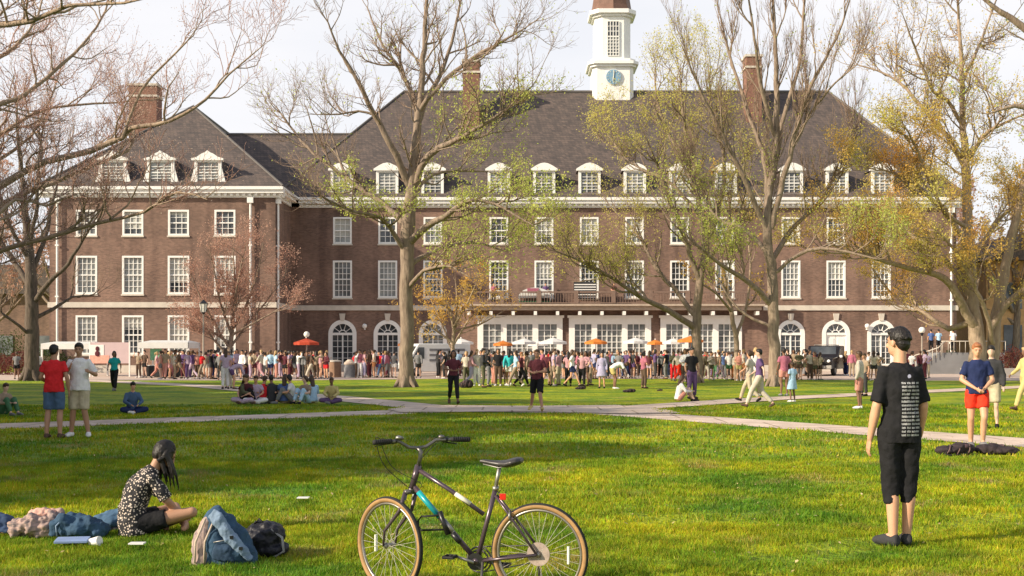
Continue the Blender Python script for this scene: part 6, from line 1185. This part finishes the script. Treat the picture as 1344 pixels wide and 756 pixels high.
tabs = [(700,78,'purple terrace table under the first white parasols'),(756,79,'purple terrace table left of the middle bay'),(815,77,'long purple terrace table left of the single white parasol'),(838,76,'purple terrace table under the single white parasol'),(865,76,'purple terrace table under the small orange parasol'),(885,77,'purple terrace table left of the budding tree trunk'),(930,78,'purple terrace table right of the budding tree trunk')]
for i, (px, d, l) in enumerate(tabs):
    if i == 0: t = TBL
    else:
        t = TBL.copy(); COL.objects.link(t)
        for k in TBL_parts: c = k.copy(); COL.objects.link(c); c.parent = t
    t.location = (PX(px,d), d, 0.012); t.scale = (1.15,1,1); tag(t, l, 'table', 'purple tables on the terrace')
# ------------------------------------------------------------------ vehicles
def vehicle(name, px, d, rz, label, cat, prof, width, paint, win, wheels, scale=1.0, extras=None):
    """prof: side outline (x,z); win: list of glass outlines on the sides"""
    e = empty(name, (PX(px,d), d, 0), R(rz), label=label, cat=cat); h = width/2
    m = M().prism(prof, -h, h); m.build('body', paint, e, bevel=.05)
    gl = GLASS[0]
    for wpts in win:
        for s in (-1,1): y = s*h; M().prism(wpts, min(y+s*.012,y-s*.01), max(y+s*.012,y-s*.01)).build('side_window', gl, e)
    for (x, r) in wheels:
        for s in (-1,1):
            wh = M().torus((x,s*(h-.1),r), r-.1, (.1,.12), 24, 8).build('wheel', RUB, e, smooth=True); M().loft([(x,s*(h-.1)-.1,r),(x,s*(h-.1)+.1,r)], [r-.13]*2, None, 16).build('rim', STEEL, wh)
    if extras: extras(e, h)
    e.scale = (scale,)*3; return e
def pk(e, h):
    M().prism([(-2.62,.72),(-2.5,.72),(-2.5,1.0),(-2.62,1.0)],-h+.25,h-.25).build('grille', DARKMETAL, e)
    for s in (-1,1): M().ell((-2.56,s*(h-.22),.86),(.07,.14,.1),12).build('headlight', REFL, e, smooth=True); M().box(-.75,-.5,s*(h+.0),s*(h+.22)) if 0 else None; M().ell((-.85,s*(h+.13),1.12),(.06,.12,.09),10).build('mirror', WHITE, e, smooth=True)
    M().box(-2.72,-2.6,-h,h,.42,.62).build('bumper', STEEL, e, bevel=.02)
    M().quad((-1.02,-h+.12,1.13),(-1.02,h-.12,1.13),(-.52,h-.2,1.68),(-.52,-h+.2,1.68)).build('windscreen', GLASS[0], e).location = (-.035,0,.02)
    m = M()
    for s in (-1,1): m.tube([(-.35,s*.6,1.78),(.7,s*.6,1.78)], .02, 6)
    for x in (-.3,.65): m.tube([(x,-.62,1.80),(x,.62,1.80)], .022, 6)
    m.build('roof_rack', STEEL, e, smooth=True)
vehicle('pickup_truck', 1084, 76, 62, 'dark pickup truck parked before the white arched door, nose to the camera', 'pickup', [(-2.6,.4),(2.6,.4),(2.6,1.12),(.85,1.12),(.72,1.75),(-.45,1.75),(-1.1,1.12),(-2.45,1.02),(-2.6,.85)], 1.85, mat('dark_car_paint', (.025,.02,.02), .2, .2, 3, metal=.4, spec=.6), [[(-.95,1.14),(.68,1.14),(.6,1.66),(-.42,1.66)]], [(-1.7,.38),(1.65,.38)], 1.12, pk)
def vn(e, h):
    M().box(-2.36,-2.3,-h+.15,h-.15,.3,.5).build('bumper', DARKMETAL, e)
    for s in (-1,1): M().box(-2.345,-2.28,s*(h-.3)-.12,s*(h-.3)+.12,.72,.9).build('headlight', REFL, e, bevel=.02)
    M().quad((-1.95,-h+.12,1.2),(-1.95,h-.12,1.2),(-1.45,h-.15,2.0),(-1.45,-h+.15,2.0)).build('windscreen', GLASS[0], e).location = (-.05,0,.02)
    m = M()
    for z in (1.0,1.35,1.7): m.box(-.6,1.9,-h-.014,-h-.002,z,z+.16)
    m.build('side_stripe', mat('stripe_grey', (.2,.2,.21), .5), e)
vehicle('delivery_van', 570, 74, 20, 'white van with grey stripes parked behind the big elm trunk', 'van', [(-2.3,.3),(2.3,.3),(2.3,2.2),(-1.35,2.2),(-2.0,1.15),(-2.28,1.0)], 1.8, mat('white_car_paint', (.72,.72,.71), .25, .04, 3, spec=.5), [[(-1.8,1.18),(-.95,1.18),(-.95,1.95),(-1.35,1.95)]], [(-1.45,.34),(1.4,.34)], .95, vn)
# ------------------------------------------------------------------ ramp with a railing at the right
rp_ = empty('entrance_ramp', (PX(1240,80), 80, 0), label='grey concrete ramp wall with a pale railing right of the globe lamp', cat='ramp')
M().prism([(-2.6,0),(4.2,0),(4.2,1.5),(-.3,1.5),(-2.6,.15)], 0, 2.4).build('wall', mat('grey_concrete', (.22,.22,.225), .9, .15, 1), rp_)
m = M(); m.tube([(-2.9,-.12,1.05),(-.5,-.12,.95+.9),(0,-.12,2.3)],.035,6)
for i in range(9): x = -2.7+i*.3; z = max(0,(x+2.6)*.56); m.tube([(x,-.12,z),(x,-.12,z+.9 if i else z+.95)], .022, 5)
m.tube([(-.3,-.12,2.3),(4.2,-.12,2.3)],.03,6)
for i in range(12): x = -.2+i*.4; m.tube([(x,-.12,1.5),(x,-.12,2.3)], .018, 5)
m.build('railing', STONE, rp_, smooth=True)
for px, c, l in ((1222,'blue','person in blue standing up on the grey ramp'),(1232,'light blue','person in light blue standing up on the grey ramp'),(1251,'white','person in white at the right end of the grey ramp')):
    q = crowd_person(px, 480, 'stand', c, 'black', 'black', l, d=81.2, h=.95); q.location.z = 1.5
# low walls and a railing further right
lw = M().box(-4,4,0,.4,0,.5).build('low_wall', STONE); lw.location = (PX(1345,74),74,0); tag(lw, 'low pale stone wall behind the broad tree at the right edge', 'wall')
# things on the balcony
e = empty('balcony_tent', (PX(702,90.2),90.3,5.36), label='small pale arched shelter with red top on the balcony', cat='tent'); h = 1.3
M().prism([(h*math.cos(a),.75*math.sin(a)+.5) for a in np.linspace(0,math.pi,13)]+[(-h,.45),(h,.45)], -.4, .5).build('roof', mat('tent_cloth', (.74,.74,.72), .7, .05, 3, trans=.15), e)
M().box(-.6,.3,-.45,-.405,.85,1.2).build('red_panel', cloth('rose'), e); M().box(-1.25,1.25,-.43,-.405,.02,.2).build('green_strip', cloth('green'), e)
for s in (-1,1): M().box(s*1.22-.04,s*1.22+.04,-.38,.48,0,.5).build('leg', WHITE, e)
for px, c, l in ((648,'rose','person in rose leaning at the left end of the balcony'),(716,'purple','person in purple on the balcony beside the arched shelter'),(806,'maroon','person in maroon on the balcony above the middle bay')):
    q = crowd_person(px, 480, 'arms front', c, 'black', 'black', l, d=90.5, h=.95, rz=R(180)); q.location.z = 5.36
bl_ = empty('notice_board', (PX(768,89.9),90.0,5.36), label='dark slatted board standing on the balcony above the middle bay', cat='board'); M().box(-.9,.9,-.03,.03,.35,1.7).build('panel', cloth('charcoal'), bl_); m = M()
for i in range(6): m.box(-.85,.85,-.05,-.033,.45+i*.2,.53+i*.2)
m.build('slat', WHITE, bl_)
for s in (-1,1): M().box(s*.8-.04,s*.8+.04,-.03,.2,0,.345).build('leg', DARKMETAL, bl_)
